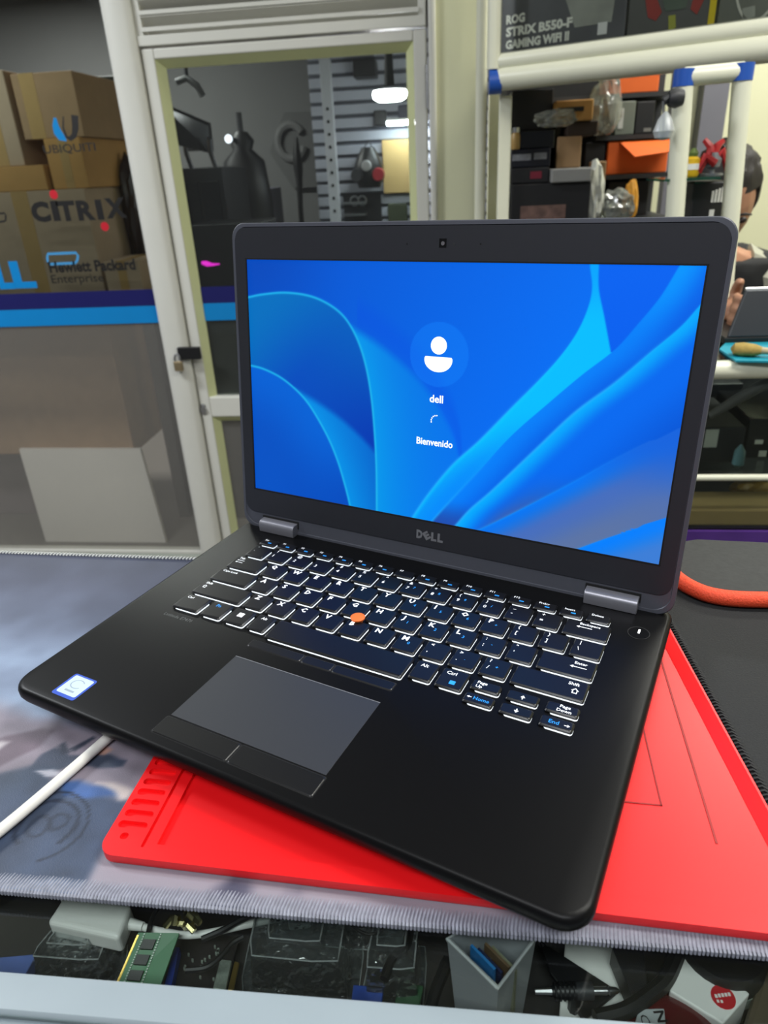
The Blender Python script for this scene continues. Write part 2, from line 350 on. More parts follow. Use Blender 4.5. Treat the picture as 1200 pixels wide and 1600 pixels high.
decal('lettering', [('Hewlett Packard', (78, 428), (212, 421), 18, 0.035), ('Enterprise', (82, 447), (163, 444), 17, 0.008)], M_vblack)
decal('lettering', [('L', (0, 453), (23, 451), 43, 0.05), ('L', (23, 452), (58, 449), 43, 0.05), ('E', (-38, 455), (-4, 453), 43, 0.05), ('D', (-80, 457), (-42, 455), 43, 0.05)], M_cyan)
def dot(u, v, r, m, name='red_dot'):
    c = at(u, v, DOORY); MB().add([(c[0] + r * math.cos(k * PI / 12), DOORY + 0.003, c[2] + r * math.sin(k * PI / 12)) for k in range(24)], [tuple(range(24))]).build(name, m, wn)
dot(83, 304, 0.0135, M_vred); dot(163, 354, 0.0135, M_vred)
def ringpoly(P, name, m, w, closed=True):
    b = MB(); n = len(P); vs = []
    for i, q in enumerate(P):
        a = np.array(P[i - 1] if (closed or i > 0) else P[i]); c = np.array(P[(i + 1) % n] if (closed or i < n - 1) else P[i]); t = c - a; t = t / (np.linalg.norm(t) + 1e-9); nn = np.array([-t[1], t[0]])
        ww = w[i] if hasattr(w, '__len__') else w
        for s in (1, -1): vs.append((q[0] + nn[0] * ww * s, DOORY + 0.003, q[1] + nn[1] * ww * s))
    fs = [(2 * i, 2 * i + 1, 2 * ((i + 1) % n) + 1, 2 * ((i + 1) % n)) for i in range(n if closed else n - 1)]
    b.add(vs, fs).build(name, m, wn)
def pxz(u, v): a = at(u, v, DOORY); return (a[0], a[2])
ringpoly([pxz(*q) for q in ((74, 397), (118, 395), (121, 400), (120, 407), (117, 411), (77, 413), (74, 409), (73, 402))], 'blue_outline', mat('pale_blue_vinyl', (70, 150, 205), 0.4, 0, 0.04, 20), 0.004)
ringpoly([pxz(*q) for q in ((85, 184), (86, 196), (89, 206), (95, 214), (103, 220))], 'blue_swoosh', M_cyan, [0.004, 0.010, 0.013, 0.012, 0.002], False)
ringpoly([pxz(*q) for q in ((98, 182), (98, 200), (103, 214), (109, 217), (115, 212), (117, 200), (116, 180))], 'black_swoosh', M_vblack, [0.002, 0.003, 0.004, 0.007, 0.008, 0.010, 0.011], False)
ringpoly([pxz(*q) for q in ((-12, 335), (6, 333), (8, 336), (8, 344), (6, 346), (-12, 348))], 'black_outline', M_vblack, 0.003)

# ================================================================ the laptop (local axes: x to its right, y to its hinge, z up; z = 0 is the keyboard deck)
LO = (-0.2623, 0.2960, GT + 0.028); LRZ = math.radians(-22.0)
W_, D_ = 0.3349, 0.2320
M_deck = mat('soft_touch_black', (13, 13, 14), 0.36, 0, 0.06, 900, 0.012, spec=0.12)
M_lid = mat('charcoal_magnesium', (84, 86, 95), 0.42, 0.15, 0.05, 300)
M_bez = mat('matte_black_bezel', (42, 43, 49), 0.42, 0, 0.06, 300)
M_key = mat('key_cap_black', (14, 14, 16), 0.34, 0, 0.06, 400)
M_lit = mat('backlit_white_legend', (235, 238, 240), 0.5, emit=(235, 240, 245), estr=0.85)
M_litb = mat('backlit_blue_legend', (40, 140, 220), 0.5, emit=(30, 130, 215), estr=0.6)
lt = thing('laptop', 'open black business laptop with lit blue login screen on red mat', 'laptop', LO, LRZ)
def lmb(b, name, m, par=lt, **k): return b.build(name, m, par, world=False, **k)
b = MB()
def ol(i, z, rf=0.013, rr=0.009): return rrect(i, W_ - i, i, D_ - i * 0.6, (rf - i * .3 if i < .01 else rf, rf - i * .3 if i < .01 else rf, rr, rr), z, 6)
b.loft([ol(0.012, -0.0168), ol(0.0075, -0.0160), ol(0.0035, -0.0125), ol(0.0010, -0.0085), ol(0.0, -0.0060), ol(0.0, -0.0030), ol(0.0005, -0.0014), ol(0.0016, -0.0004), ol(0.0030, 0.0)])
base = lmb(b, 'base', M_deck, smooth=True)
M_rub = mat('rubber', (20, 20, 20), 0.8, 0, 0.1, 50)
for (x0, x1, y0, y1) in ((0.045, 0.085, 0.022, 0.030), (0.250, 0.290, 0.022, 0.030), (0.040, 0.090, 0.206, 0.214), (0.245, 0.295, 0.206, 0.214)):
    lmb(MB().span((x0, y0, -0.0190), (x1, y1, -0.0162)), 'rubber_foot', M_rub, bevel=0.001)
# touchpad, its buttons and the pointing-stick buttons
M_pad = mat('touchpad_satin_grey', (48, 50, 55), 0.42, 0, 0.04, 500)
tp = lmb(MB().span((0.1067, 0.0220, -0.0004), (0.2053, 0.0773, 0.00012)), 'touchpad', M_pad, bevel=0.0001)
M_edge = mat('pale_grey_edge', (120, 122, 126), 0.4, 0, 0.1, 500)
lmb(MB().span((0.1067, 0.0773, 0.0), (0.2053, 0.0777, 0.00022)), 'touchpad_edge', M_edge)  # thin brighter line along the rear border only
M_btn = mat('button_black', (15, 15, 16), 0.34, 0, 0.05, 300); M_gap = mat('dark_gap', (4, 4, 5), 0.8, 0, 0.05, 300)
def button(x0, x1, y0, y1, r=0.0012):
    lmb(MB().loft([rrect(x0 - 0.0005, x1 + 0.0005, y0 - 0.0005, y1 + 0.0005, r, -0.0003, 3), rrect(x0 - 0.0005, x1 + 0.0005, y0 - 0.0005, y1 + 0.0005, r, 0.00004, 3)]), 'button_gap', M_gap)
    lmb(MB().loft([rrect(x0, x1, y0, y1, r, 0.0, 3), rrect(x0, x1, y0, y1, r, 0.0002, 3), rrect(x0 + 0.0004, x1 - 0.0004, y0 + 0.0004, y1 - 0.0004, r, 0.0005, 3)]), 'mouse_button', M_btn)
button(0.1057, 0.1553, 0.0080, 0.0207); button(0.1563, 0.2062, 0.0080, 0.0207)
button(0.1065, 0.1450, 0.0885, 0.0952); button(0.1460, 0.1662, 0.0885, 0.0952); button(0.1672, 0.2062, 0.0885, 0.0952)
# keyboard
KX, KY = 0.018585, 0.01899
QX, QY = 0.0632, 0.1586
KD, KW = 0.0165, 0.0160
_keymesh = {}
backlight = MB()
def key(x0, x1, y0, y1, white=(), blue=(), h=0.0020):
    """one key with its legend; white/blue: (text, dx, dy, cap height) measured from the key's far left corner"""
    w, d = x1 - x0, y1 - y0; k = (round(w, 5), round(d, 5))
    if k not in _keymesh:
        q = MB(); r = 0.0012
        q.loft([rrect(0, w, 0, d, r, 0.0007, 3), rrect(0, w, 0, d, r, 0.0010, 3), rrect(0.0005, w - 0.0005, 0.0005, d - 0.0005, r, h - 0.0003, 3), rrect(0.0009, w - 0.0009, 0.0009, d - 0.0009, r, h, 3)])
        me = bpy.data.meshes.new('key'); me.from_pydata(q.v, [], q.f); me.materials.append(M_key)
        me.polygons.foreach_set('use_smooth', [True] * len(me.polygons)); me.set_sharp_from_angle(angle=math.radians(30)); _keymesh[k] = me
    o = link('key', _keymesh[k], lt, (x0, y0, 0)); e = 0.00034; er = max(0.02, 1.2 - 1.3 * x1 / 0.30)
    backlight.loft([rrect(x0 + 0.003, x1 + e * er, y0 - e * 1.3, y1 - 0.003, 0.0014, 0.00005, 3), rrect(x0 + 0.003, x1 + e * er, y0 - e * 1.3, y1 - 0.003, 0.0014, 0.0004, 3)])
    if white or blue:
        q = MB()
        for mi, lst in ((0, white), (1, blue)):
            for (s, dx, dy, c) in lst:
                if s.startswith('#'): glyph(q, s, dx, d - dy, c, h + 0.00004, mi)
                else: text_into(q, s, (dx, d - dy - c, h + 0.00004), (1, 0, 0), (0, 1, 0), size=c, bold=0.03 if c >= 0.0034 else 0.006, mi=mi, res=1 if c >= 0.0034 else 2)
        q.build('legend', [M_lit, M_litb], o, world=False)
def glyph(q, s, x, y, c, z, mi):
    def P(pts): q.add([(x + a * c, y - c + b_ * c, z) for a, b_ in pts], [tuple(range(len(pts)))], mi)
    if s == '#win':
        for a0 in (0, .54):
            for b0 in (0, .54): P([(a0, b0), (a0 + .46, b0), (a0 + .46, b0 + .46), (a0, b0 + .46)])
    elif s == '#up': P([(.4, 0), (.6, 0), (.6, .5), (.4, .5)]); P([(.1, .45), (.9, .45), (.5, 1)])
    elif s == '#down': P([(.4, .5), (.6, .5), (.6, 1), (.4, 1)]); P([(.1, .55), (.5, 0), (.9, .55)])
    elif s == '#left': P([(.5, .4), (1.2, .4), (1.2, .6), (.5, .6)]); P([(.55, .1), (.55, .9), (0, .5)])
    elif s == '#right': P([(0, .4), (.7, .4), (.7, .6), (0, .6)]); P([(.65, .9), (.65, .1), (1.2, .5)])
    elif s == '#long': P([(.6, .4), (3.6, .4), (3.6, .6), (.6, .6)]); P([(.7, .05), (.7, .95), (0, .5)])
    elif s == '#shift': P([(.5, 1), (0, .5), (.18, .5), (.5, .82)]); P([(.5, 1), (.5, .82), (.82, .5), (1, .5)]); P([(.18, .5), (.3, .5), (.3, 0), (.18, 0)]); P([(.7, .5), (.82, .5), (.82, 0), (.7, 0)]); P([(.2, 0), (.8, 0), (.8, .12), (.2, .12)])
    elif s == '#box': P([(0, 0), (1, 0), (1, .9), (0, .9)])
    elif s == '#chip': P([(0, .3), (1.0, .3), (1.0, .7), (0, .7)])
    elif s == '#o':
        n = 12
        for k in range(n):
            a, e = 2 * PI * k / n, 2 * PI * (k + 1) / n; P([(.5 + .5 * math.cos(a), .5 + .5 * math.sin(a)), (.5 + .5 * math.cos(e), .5 + .5 * math.sin(e)), (.5 + .3 * math.cos(e), .5 + .3 * math.sin(e)), (.5 + .3 * math.cos(a), .5 + .3 * math.sin(a))])
RX = 0.3040; LX = 0.0330
def row(x, y, labels, sub=None):
    for i, s in enumerate(labels):
        wl, bl = [], []
        if len(s) == 1: wl = [(s, 0.0030, 0.0020, 0.0040)]
        else: wl = [(s[0], 0.0032, 0.0018, 0.0028), (s[1], 0.0032, 0.0078, 0.0030)]
        if sub and s in sub: bl = [(sub[s], 0.0078, 0.0066, 0.0024)]
        key(x + i * KX, x + i * KX + KW, y, y + KD, wl, bl)
yF, yN, yQ, yA, yZ, yC = 0.1962, QY + KY, QY, QY - KY, QY - 2 * KY, QY - 3 * KY
xN = QX - 1.5 * KX
key(xN, xN + KW, yN, yN + KD, [('~', 0.0032, 0.0018, 0.0016), ('`', 0.0032, 0.0080, 0.0026)])
row(xN + KX, yN, ['!1', '@2', '#3', '$4', '%5', '^6', '&7', '*8', '(9', ')0', '_-', '+='], {'&7': '7', '*8': '8', '(9': '9', ')0': '/'})
key(xN + 13 * KX, RX, yN, yN + KD, [('Backspace', 0.0085, 0.0024, 0.0021), ('#long', 0.0070, 0.0056, 0.0026)])
key(LX, QX - 0.0026, yQ, yQ + KD, [('Tab', 0.0030, 0.0018, 0.0022), ('#long', 0.0030, 0.0052, 0.0018), ('#long', 0.0030, 0.0078, 0.0018)])
row(QX, yQ, ['Q', 'W', 'E', 'R', 'T', 'Y', 'U', 'I', 'O', 'P', '{[', '}]'], {'U': '4', 'I': '5', 'O': '6', 'P': '*'})
key(QX + 12 * KX, RX, yQ, yQ + KD, [('|', 0.0040, 0.0018, 0.0030), ('\\', 0.0034, 0.0080, 0.0030)])
xA = QX + 0.25 * KX
key(LX, xA - 0.0026, yA, yA + KD, [('Caps Lock', 0.0030, 0.0022, 0.0021)])
row(xA, yA, ['A', 'S', 'D', 'F', 'G', 'H', 'J', 'K', 'L', ':;', '"\''], {'J': '1', 'K': '2', 'L': '3', ':;': '-'})
key(xA + 11 * KX, RX, yA, yA + KD, [('Enter', 0.0195, 0.0030, 0.0023), ('#long', 0.0175, 0.0066, 0.0026)])
xZ = QX + 0.75 * KX
key(LX, xZ - 0.0026, yZ, yZ + KD, [('Shift', 0.0030, 0.0018, 0.0022), ('#shift', 0.0034, 0.0056, 0.0034)])
row(xZ, yZ, ['Z', 'X', 'C', 'V', 'B', 'N', 'M', '<,', '>.', '?/'], {'M': '0', '>.': '.', '?/': '+'})
key(xZ + 10 * KX, RX, yZ, yZ + KD, [('Shift', 0.0300, 0.0026, 0.0024), ('#shift', 0.0325, 0.0070, 0.0044)])
key(LX, 0.0545, yC, yC + KD, [('Ctrl', 0.0034, 0.0024, 0.0022)])
key(0.0571, 0.0735, yC, yC + KD, (), [('Fn', 0.0050, 0.0026, 0.0028)])
key(0.0761, 0.0925, yC, yC + KD, [('#win', 0.0060, 0.0046, 0.0042)])
key(0.0951, 0.1088, yC, yC + KD, [('Alt', 0.0040, 0.0026, 0.0024)])
key(0.1114, 0.2070, yC - 0.0030, yC + KD)
key(0.2096, 0.2233, yC, yC + KD, [('Alt', 0.0034, 0.0026, 0.0026)])
key(0.2259, 0.2420, yC, yC + KD, [('Ctrl', 0.0032, 0.0026, 0.0026)], [('#box', 0.0075, 0.0095, 0.0034)])
yD0, yD1, yU0, yU1 = 0.0962, 0.1042, 0.1075, 0.1155
key(0.2448, 0.2615, yU0, yU1, [('Page', 0.0030, 0.0010, 0.0022), ('Up', 0.0030, 0.0042, 0.0022)])
key(0.2448, 0.2615, yD0, yD1, [('#left', 0.0016, 0.0028, 0.0022)], [('Home', 0.0054, 0.0026, 0.0025)])
key(0.2652, 0.2826, yU0, yU1, [('#up', 0.0072, 0.0026, 0.0032)]); key(0.2652, 0.2826, yD0, yD1, [('#down', 0.0072, 0.0024, 0.0032)])
key(0.2866, RX, yU0, yU1, [('Page', 0.0070, 0.0010, 0.0022), ('Down', 0.0060, 0.0042, 0.0022)]); key(0.2866, RX, yD0, yD1, [('#right', 0.0126, 0.0030, 0.0024)], [('End', 0.0046, 0.0026, 0.0026)])
fk = ['Esc', 'F1', 'F2', 'F3', 'F4', 'F5', 'F6', 'F7', 'F8', 'F9', 'F10', 'F11', 'F12', 'PrtScr', 'Insert', 'Delete']
px = (RX - 0.0345) / 16
for i, s in enumerate(fk):
    x0 = 0.0345 + i * px; key(x0, x0 + px - 0.0024, yF, yF + 0.0088, [(s, 0.0026, 0.0010, 0.0019)], [] if s in ('Delete', 'F7') else [('#chip', 0.0070, 0.0038, 0.0030)])
M_glow = mat('keyboard_backlight', (240, 245, 250), 0.5, emit=(232, 242, 250), estr=0.8)
lmb(backlight, 'key_backlight', M_glow)
lmb(MB().lathe([(0.0030, 0.0), (0.0030, 0.0020), (0.0046, 0.0024), (0.0048, 0.0034), (0.0036, 0.0042), (0.0015, 0.0044)], (0.1567, 0.1388, 0), 20), 'pointing_stick', mat('orange_rubber', (236, 112, 44), 0.65, 0, 0.06, 700), smooth=True)
q = MB(); text_into(q, 'Latitude E7470', (0.0335, 0.0930, 0.00006), (1, 0, 0), (0, 1, 0), width=0.0235, height=0.0030, res=1)
lmb(q, 'model_lettering', mat('dim_grey_print', (92, 92, 94), 0.5, 0, 0.05, 200))
# power button
lmb(MB().lathe([(0.0066, 0.0), (0.0066, 0.00025), (0.0060, 0.0003), (0.0058, 0.0)], (0.3190, 0.1975, 0), 28), 'power_button_ring', M_gap, smooth=True)
lmb(MB().lathe([(0.0058, 0.0), (0.0057, 0.0003), (0.0040, 0.00028)], (0.3190, 0.1975, 0), 28), 'power_button', M_deck, smooth=True)
lmb(MB().span((0.3184, 0.1968, 0.0003), (0.3196, 0.2008, 0.0006)), 'power_mark', mat('power_led', (240, 240, 240), 0.4, emit=(240, 242, 245), estr=1.0))
# processor sticker
stk = lmb(MB().loft([rrect(0.0297, 0.0478, 0.0066, 0.0248, 0.0015, z, 3) for z in (0.0, 0.00012)]), 'sticker', mat('sticker_blue_rim', (52, 86, 190), 0.35, 0, 0.05, 200))
stp = MB().loft([rrect(0.0312, 0.0465, 0.0088, 0.0236, 0.0012, z, 3) for z in (0.0001, 0.0002)]).build('sticker_face', mat('sticker_pale_blue', (196, 216, 240), 0.35, 0, 0.04, 200), stk, world=False)
q = MB(); n = 20
for k in range(n):
    a, e = 2 * PI * (k / n * 0.8 + 0.1), 2 * PI * ((k + 1) / n * 0.8 + 0.1)
    q.add([(0.0388 + r * 1.3 * math.cos(t), 0.0178 + r * math.sin(t), 0.00022) for r, t in ((0.0036, a), (0.0036, e), (0.0030, e), (0.0030, a))], [(0, 1, 2, 3)])
q.add([(0.0352, 0.0112, 0.00022), (0.0425, 0.0112, 0.00022), (0.0425, 0.0126, 0.00022), (0.0352, 0.0126, 0.00022)], [(0, 1, 2, 3)])
q.build('sticker_mark', mat('sticker_grey_print', (150, 165, 180), 0.4, 0, 0.04, 200), stk, world=False)

# the lid: u across, v up the lid from the hinge, n towards the viewer
LA = math.radians(8.346); YH, ZH = 0.22459, 0.004
def L(u, v, n): return (u, YH + v * math.sin(LA) - n * math.cos(LA), ZH + v * math.cos(LA) + n * math.sin(LA))
def lid(b, name, m, par=lt, **k): b.v = [L(*p) for p in b.v]; return b.build(name, m, par, world=False, **k)
def lr(i, n, bot=0.0): return rrect(i, W_ - i, -0.0050 + i, 0.2272 - i, (0.011, 0.011, 0.0105, 0.0105), n, 7)
def lo(b, name, m, par=lt, **k): return lid(b, name, m, par, **k)
shell = lo(MB().loft([lr(0.010, -0.0068), lr(0.004, -0.0062), lr(0.0012, -0.0045), lr(0.0, -0.0020), lr(0.0, 0.0004), lr(0.0005, 0.0010), lr(0.0026, 0.0011), lr(0.0029, 0.0004)]), 'lid_shell', M_lid, smooth=True)
SX0, SX1, SV0, SV1 = 0.01275, 0.32215, 0.02850, 0.20250
outer = [(p[0], p[1]) for p in rrect(0.0031, W_ - 0.0031, 0.0085, 0.2241, (0.0085, 0.0085, 0.0085, 0.0085), 0, 6)]
e = 0.0002; hole = [(SX0 - e, SV0 - e), (SX0 - e, SV1 + e), (SX1 + e, SV1 + e), (SX1 + e, SV0 - e)]
lo(shape2d([outer, hole], 0.0003, 0.0012), 'bezel', M_bez)
lip = MB()
for (x0, x1, v0, v1) in ((SX0 - 0.0012, SX1 + 0.0012, SV1, SV1 + 0.0010), (SX0 - 0.0012, SX1 + 0.0012, SV0 - 0.0010, SV0), (SX0 - 0.0010, SX0, SV0, SV1), (SX1, SX1 + 0.0010, SV0, SV1)): lip.span((x0, v0, 0.0005), (x1, v1, 0.00128))
lo(lip, 'screen_lip', M_gap)

# login wallpaper, evaluated on a fine grid and stored as the panel's colours
NU, NV = 470, 264
U, V = np.meshgrid(np.linspace(0, 1, NU + 1), np.linspace(0, 1, NV + 1)); ASP = 309.4 / 174.0
A_ = [(-.03, .84), (0.004, 0.85), (0.041, 0.862), (0.105, 0.873), (0.168, 0.866), (0.216, 0.843), (0.258, 0.803), (0.287, 0.749), (0.311, 0.673), (0.329, 0.578), (0.342, 0.462), (0.351, 0.325), (0.357, 0.183), (0.360, 0.011), (0.3602, -0.05)]
B_ = [(-.03, .563), (0.005, 0.56), (0.04, 0.551), (0.087, 0.524), (0.129, 0.482), (0.164, 0.431), (0.195, 0.364), (0.227, 0.278), (0.252, 0.186), (0.271, 0.091), (0.284, 0.013), (0.292, -0.05)]
A2_ = [(0.287, 0.766), (0.373, 0.688), (0.458, 0.579), (0.52, 0.45), (0.56, 0.30), (0.58, 0.0), (0.6, -0.1)]
B2_ = [(0.129, 0.492), (0.196, 0.446), (0.258, 0.391), (0.313, 0.326), (0.347, 0.277), (0.40, 0.2)]
C1_ = [(0.45, -0.02), (0.46, 0.018), (0.497, 0.126), (0.548, 0.251), (0.607, 0.362), (0.671, 0.498), (0.719, 0.598), (0.76, 0.692), (0.789, 0.78), (0.805, 0.864), (0.808, 0.929), (0.80, 0.994), (0.799, 1.03)]
C2_ = [(0.856, 0.725), (0.837, 0.834), (0.821, 0.922), (0.816, 0.997), (0.815, 1.03)]
F_ = [(0.50, -0.02), (0.511, 0.015), (0.567, 0.146), (0.613, 0.248), (0.676, 0.394), (0.748, 0.53), (0.807, 0.637), (0.863, 0.73), (0.898, 0.815), (0.931, 0.904), (0.955, 0.997), (0.965, 1.03)]
E_ = [(0.555, -0.02), (0.567, 0.009), (0.596, 0.08), (0.645, 0.175), (0.732, 0.359), (0.801, 0.504), (0.871, 0.621), (0.927, 0.729), (0.972, 0.814), (1.001, 0.889), (1.06, 1.04)]
G_ = [(0.60, -0.02), (0.652, 0.042), (0.742, 0.158), (0.816, 0.257), (0.889, 0.36), (0.949, 0.437), (1.001, 0.496), (1.4, 1.04)]
H_ = [(0.82, -0.02), (0.842, 0.005), (0.895, 0.064), (0.95, 0.121), (1.0, 0.176), (1.9, 1.04)]
def dense(P): return np.array(spline(P, 10))
def dist(P):
    P = dense(P) * [ASP, 1]; d = np.full(U.shape, 9.0)
    for a, c in zip(P[:-1], P[1:]):
        ab = c - a; t = np.clip(((U * ASP - a[0]) * ab[0] + (V - a[1]) * ab[1]) / (ab @ ab + 1e-12), 0, 1)
        d = np.minimum(d, np.hypot(U * ASP - a[0] - t * ab[0], V - a[1] - t * ab[1]))
    return d
def gv(P): P = dense(P); P = P[np.argsort(P[:, 1])]; return np.interp(V, P[:, 1], P[:, 0])     # u as a function of v
def fu(P): P = dense(P); P = P[np.argsort(P[:, 0])]; return np.interp(U, P[:, 0], P[:, 1], right=-1)      # v as a function of u
def mixc(a, b, t): return a + (b - a) * np.clip(t, 0, 1)[..., None]
def K(*c): return np.broadcast_to(np.array(c, float), U.shape + (3,))
e = 0.0020
def over(img, col, side): return mixc(img, col, sstep(-e, e, side))
img = mixc(K(0, 80, 200), K(0, 118, 255), U * 0.9 + (1 - V) * 0.25 + 0.02)
img = mixc(img, K(0, 72, 185), sstep(.30, 0, U) * sstep(.6, 1, V) * .8)
dA, dB = dist(A_), dist(B_)
# glow to the right of the tall arc
inA2 = sstep(-0.01, 0.04, fu(A2_) - V) * (U > 0.287)
img = mixc(img, K(0, 152, 236), inA2 * np.exp(-dA / 0.24) * 1.0); img = mixc(img, K(0, 62, 215), inA2 * 0.0)
img = mixc(img, K(0, 78, 226), sstep(.10, .0, np.abs(fu(A2_) - V + .05)) * (fu(A2_) - V < 0) * (U > .3) * .35)
insA = (fu(A_) - V); insA = np.where(U < 0.3605, insA, -1)
ca = mixc(K(0, 112, 192), K(0, 62, 190), sstep(.0, .38, dA * .6 + U * .75 - .05) * .9); ca = mixc(ca, K(0, 56, 178), sstep(.1, .36, U) * sstep(.7, .2, V))
inB2 = sstep(-0.008, 0.035, fu(B2_) - V) * (U > 0.129)
ca = mixc(ca, K(0, 146, 232), inB2 * np.exp(-dB / 0.30))
img = over(img, ca, insA)
insB = np.where(U < 0.292, fu(B_) - V, -1)
cb = mixc(K(0, 82, 196), K(0, 98, 214), sstep(.3, 0, dB)); cb = mixc(cb, K(0, 62, 176), sstep(.35, .0, V) * sstep(0.05, .3, U) * .6)
img = over(img, cb, insB)
for d_, (u0) in ((dA, 0), (dB, 0)):
    img = mixc(img, K(30, 185, 240), np.exp(-(d_ / 0.0048) ** 2) * .95)
gC, gC2, gF, gE, gG, gH = map(gv, (C1_, C2_, F_, E_, G_, H_))
cc = mixc(K(0, 190, 255), K(0, 150, 250), sstep(.5, .0, V)); cc = mixc(cc, K(0, 165, 255), sstep(.80, 1.0, V)); cc = mixc(cc, K(0, 140, 252), sstep(0.0, 0.05, U - gC) * sstep(.55, .1, V)); cc = mixc(cc, K(0, 205, 255), sstep(.014, 0, U - gC) * sstep(0.9, .5, V) * .6)
img = over(img, cc, U - gC)
img = mixc(img, mixc(K(0, 86, 232), K(0, 100, 242), V), sstep(-e, e, U - gC2) * (V > 0.722))
cf = mixc(K(0, 128, 250), K(0, 90, 226), sstep(0.0, 0.10, U - gF)); cf = mixc(cf, K(0, 150, 255), sstep(.75, 1.0, V) * sstep(.06, 0, U - gF)); cf = mixc(cf, K(30, 80, 180), sstep(.12, 0, V))
img = over(img, cf, U - gF)
ce = mixc(K(0, 172, 255), K(0, 106, 240), sstep(0.0, 0.06, U - gE)); ce = mixc(ce, K(0, 86, 214), sstep(0.08, 0.24, U - gE)); ce = mixc(ce, K(70, 92, 165), sstep(.30, .02, V) * sstep(.03, .10, U - gE))
img = over(img, ce, U - gE)
cg = mixc(K(0, 118, 245), K(70, 110, 190), sstep(0.0, 0.09, U - gG)); cg = mixc(cg, K(92, 116, 164), sstep(0.08, 0.2, U - gG) * sstep(.45, .05, V)); cg = mixc(cg, K(20, 100, 222), sstep(.22, .46, V))
img = over(img, cg, U - gG)
ch = mixc(K(0, 128, 255), K(60, 126, 215), sstep(0.01, .11, U - gH))
img = over(img, ch, U - gH)
for P_, a_, lo_ in ((E_, .75, .95), (F_, .55, .40), (C1_, .6, .85), (G_, .28, .5), (H_, .4, .2)):
    d_ = dist(P_); img = mixc(img, K(40, 175, 255), np.exp(-(d_ / 0.0055) ** 2) * a_ * sstep(lo_, lo_ - .45, V))
rr = np.hypot((U - 0.5025) * ASP, V - 0.669)
img = mixc(img, K(14, 134, 255), sstep(.1225, .1195, rr) * .38)
me = bpy.data.meshes.new('screen')
vs = [L(SX0 + (SX1 - SX0) * u, SV0 + (SV1 - SV0) * v, 0.0006) for u, v in zip(U.ravel(), V.ravel())]
ii = np.arange((NU + 1) * (NV + 1)).reshape(NV + 1, NU + 1)
fs = np.stack([ii[:-1, :-1], ii[:-1, 1:], ii[1:, 1:], ii[1:, :-1]], -1).reshape(-1, 4)
me.from_pydata(vs, [], fs.tolist())
ca_ = me.color_attributes.new('print', 'FLOAT_COLOR', 'POINT')
rgba = np.ones((img.shape[0] * img.shape[1], 4), np.float32); cc_ = np.clip(img.reshape(-1, 3) / 255, 0, 1); rgba[:, :3] = np.where(cc_ <= .04045, cc_ / 12.92, ((cc_ + .055) / 1.055) ** 2.4)
ca_.data.foreach_set('color', rgba.ravel()); me.materials.append(vcolmat('login_wallpaper', 0.45, 1.0, spec=0.1))
scr = link('screen', me, lt)
M_ui = mat('screen_white', (240, 246, 236), 0.5, emit=(240, 246, 236), estr=0.95)
def SUV(u, v, n=0.0008): return L(SX0 + (SX1 - SX0) * u, SV0 + (SV1 - SV0) * v, n)
q = MB(); n = 28
q.add([SUV(0.502 + 0.0185 * math.cos(2 * PI * k / n), 0.7035 + 0.0185 * ASP * math.sin(2 * PI * k / n)) for k in range(n)], [tuple(range(n))])
pts = [(0.472, 0.6615), (0.5325, 0.6615)] + [(0.5022 + 0.0325 * math.cos(a), 0.6500 - 0.046 * math.sin(a)) for a in np.linspace(-.12, PI + .12, 20)]
q.add([SUV(*p) for p in pts][::-1], [tuple(range(len(pts)))])
q.build('user_icon', M_ui, scr, world=False)
q = MB(); ux = np.array(L(1, 0, 0)) - np.array(L(0, 0, 0)); uy = np.array(L(0, 1, 0)) - np.array(L(0, 0, 0))
text_into(q, 'dell', SUV(0.502, 0.4865), ux, uy, width=0.0098, height=0.0052, center=True, bold=0.018, res=3)
text_into(q, 'Bienvenido', SUV(0.502, 0.3155), ux, uy, width=0.0270, height=0.0049, center=True, bold=0.018, res=3)
q.build('screen_lettering', M_ui, scr, world=False)
q = MB()
for k in range(6):
    a = math.radians(88 + k * 21); q.add([SUV(0.5045 + 0.0125 * math.cos(a) + 0.0016 * math.cos(t), 0.4150 + (0.0125 * math.sin(a) + 0.0016 * math.sin(t)) * ASP) for t in np.linspace(0, 2 * PI, 8)[:-1]], [tuple(range(7))])
q.build('loading_dots', M_ui, scr, world=False)
# logo, camera and microphones on the bezel
M_logo = mat('grey_logo_print', (126, 127, 132), 0.4, 0.2, 0.06, 300)
q = MB()
def lg(s, u, v, w, h, rot=0.0):
    c, s_ = math.cos(rot), math.sin(rot); c0 = np.array(L(u, v, 0.00128)); X, Y = ux * c + uy * s_, -ux * s_ + uy * c
    text_into(q, s, c0 - Y * h / 2, X, Y, width=w, height=h, center=True, bold=0.06, res=2)
lg('D', 0.1599, 0.0172, 0.0048, 0.0066); lg('E', 0.1656, 0.0172, 0.0046, 0.0060, math.radians(36)); lg('L', 0.1712, 0.0172, 0.0042, 0.0066); lg('L', 0.1762, 0.0172, 0.0042, 0.0066)
q.build('logo_lettering', M_logo, lt, world=False)
lo(MB().span((0.1653, 0.2112, 0.0010), (0.1702, 0.2165, 0.00135)), 'webcam_window', M_blackgloss)
lo(MB().lathe([(0.0013, 0.0013), (0.0012, 0.0015), (0.0004, 0.00145)], (0.1678, 0.2136, 0), 14), 'webcam_lens', mat('lens_grey', (110, 108, 112), 0.2, 0, 0.1, 300))
for u in (0.1427, 0.1929): lo(MB().lathe([(0.0006, 0.0011), (0.0006, 0.0013)], (u, 0.2133, 0), 10), 'microphone_hole', M_gap)
lo(MB().lathe([(0.0009, 0.0011), (0.0009, 0.0013)], (0.1752, 0.2131, 0), 12), 'indicator_ring', M_dark)
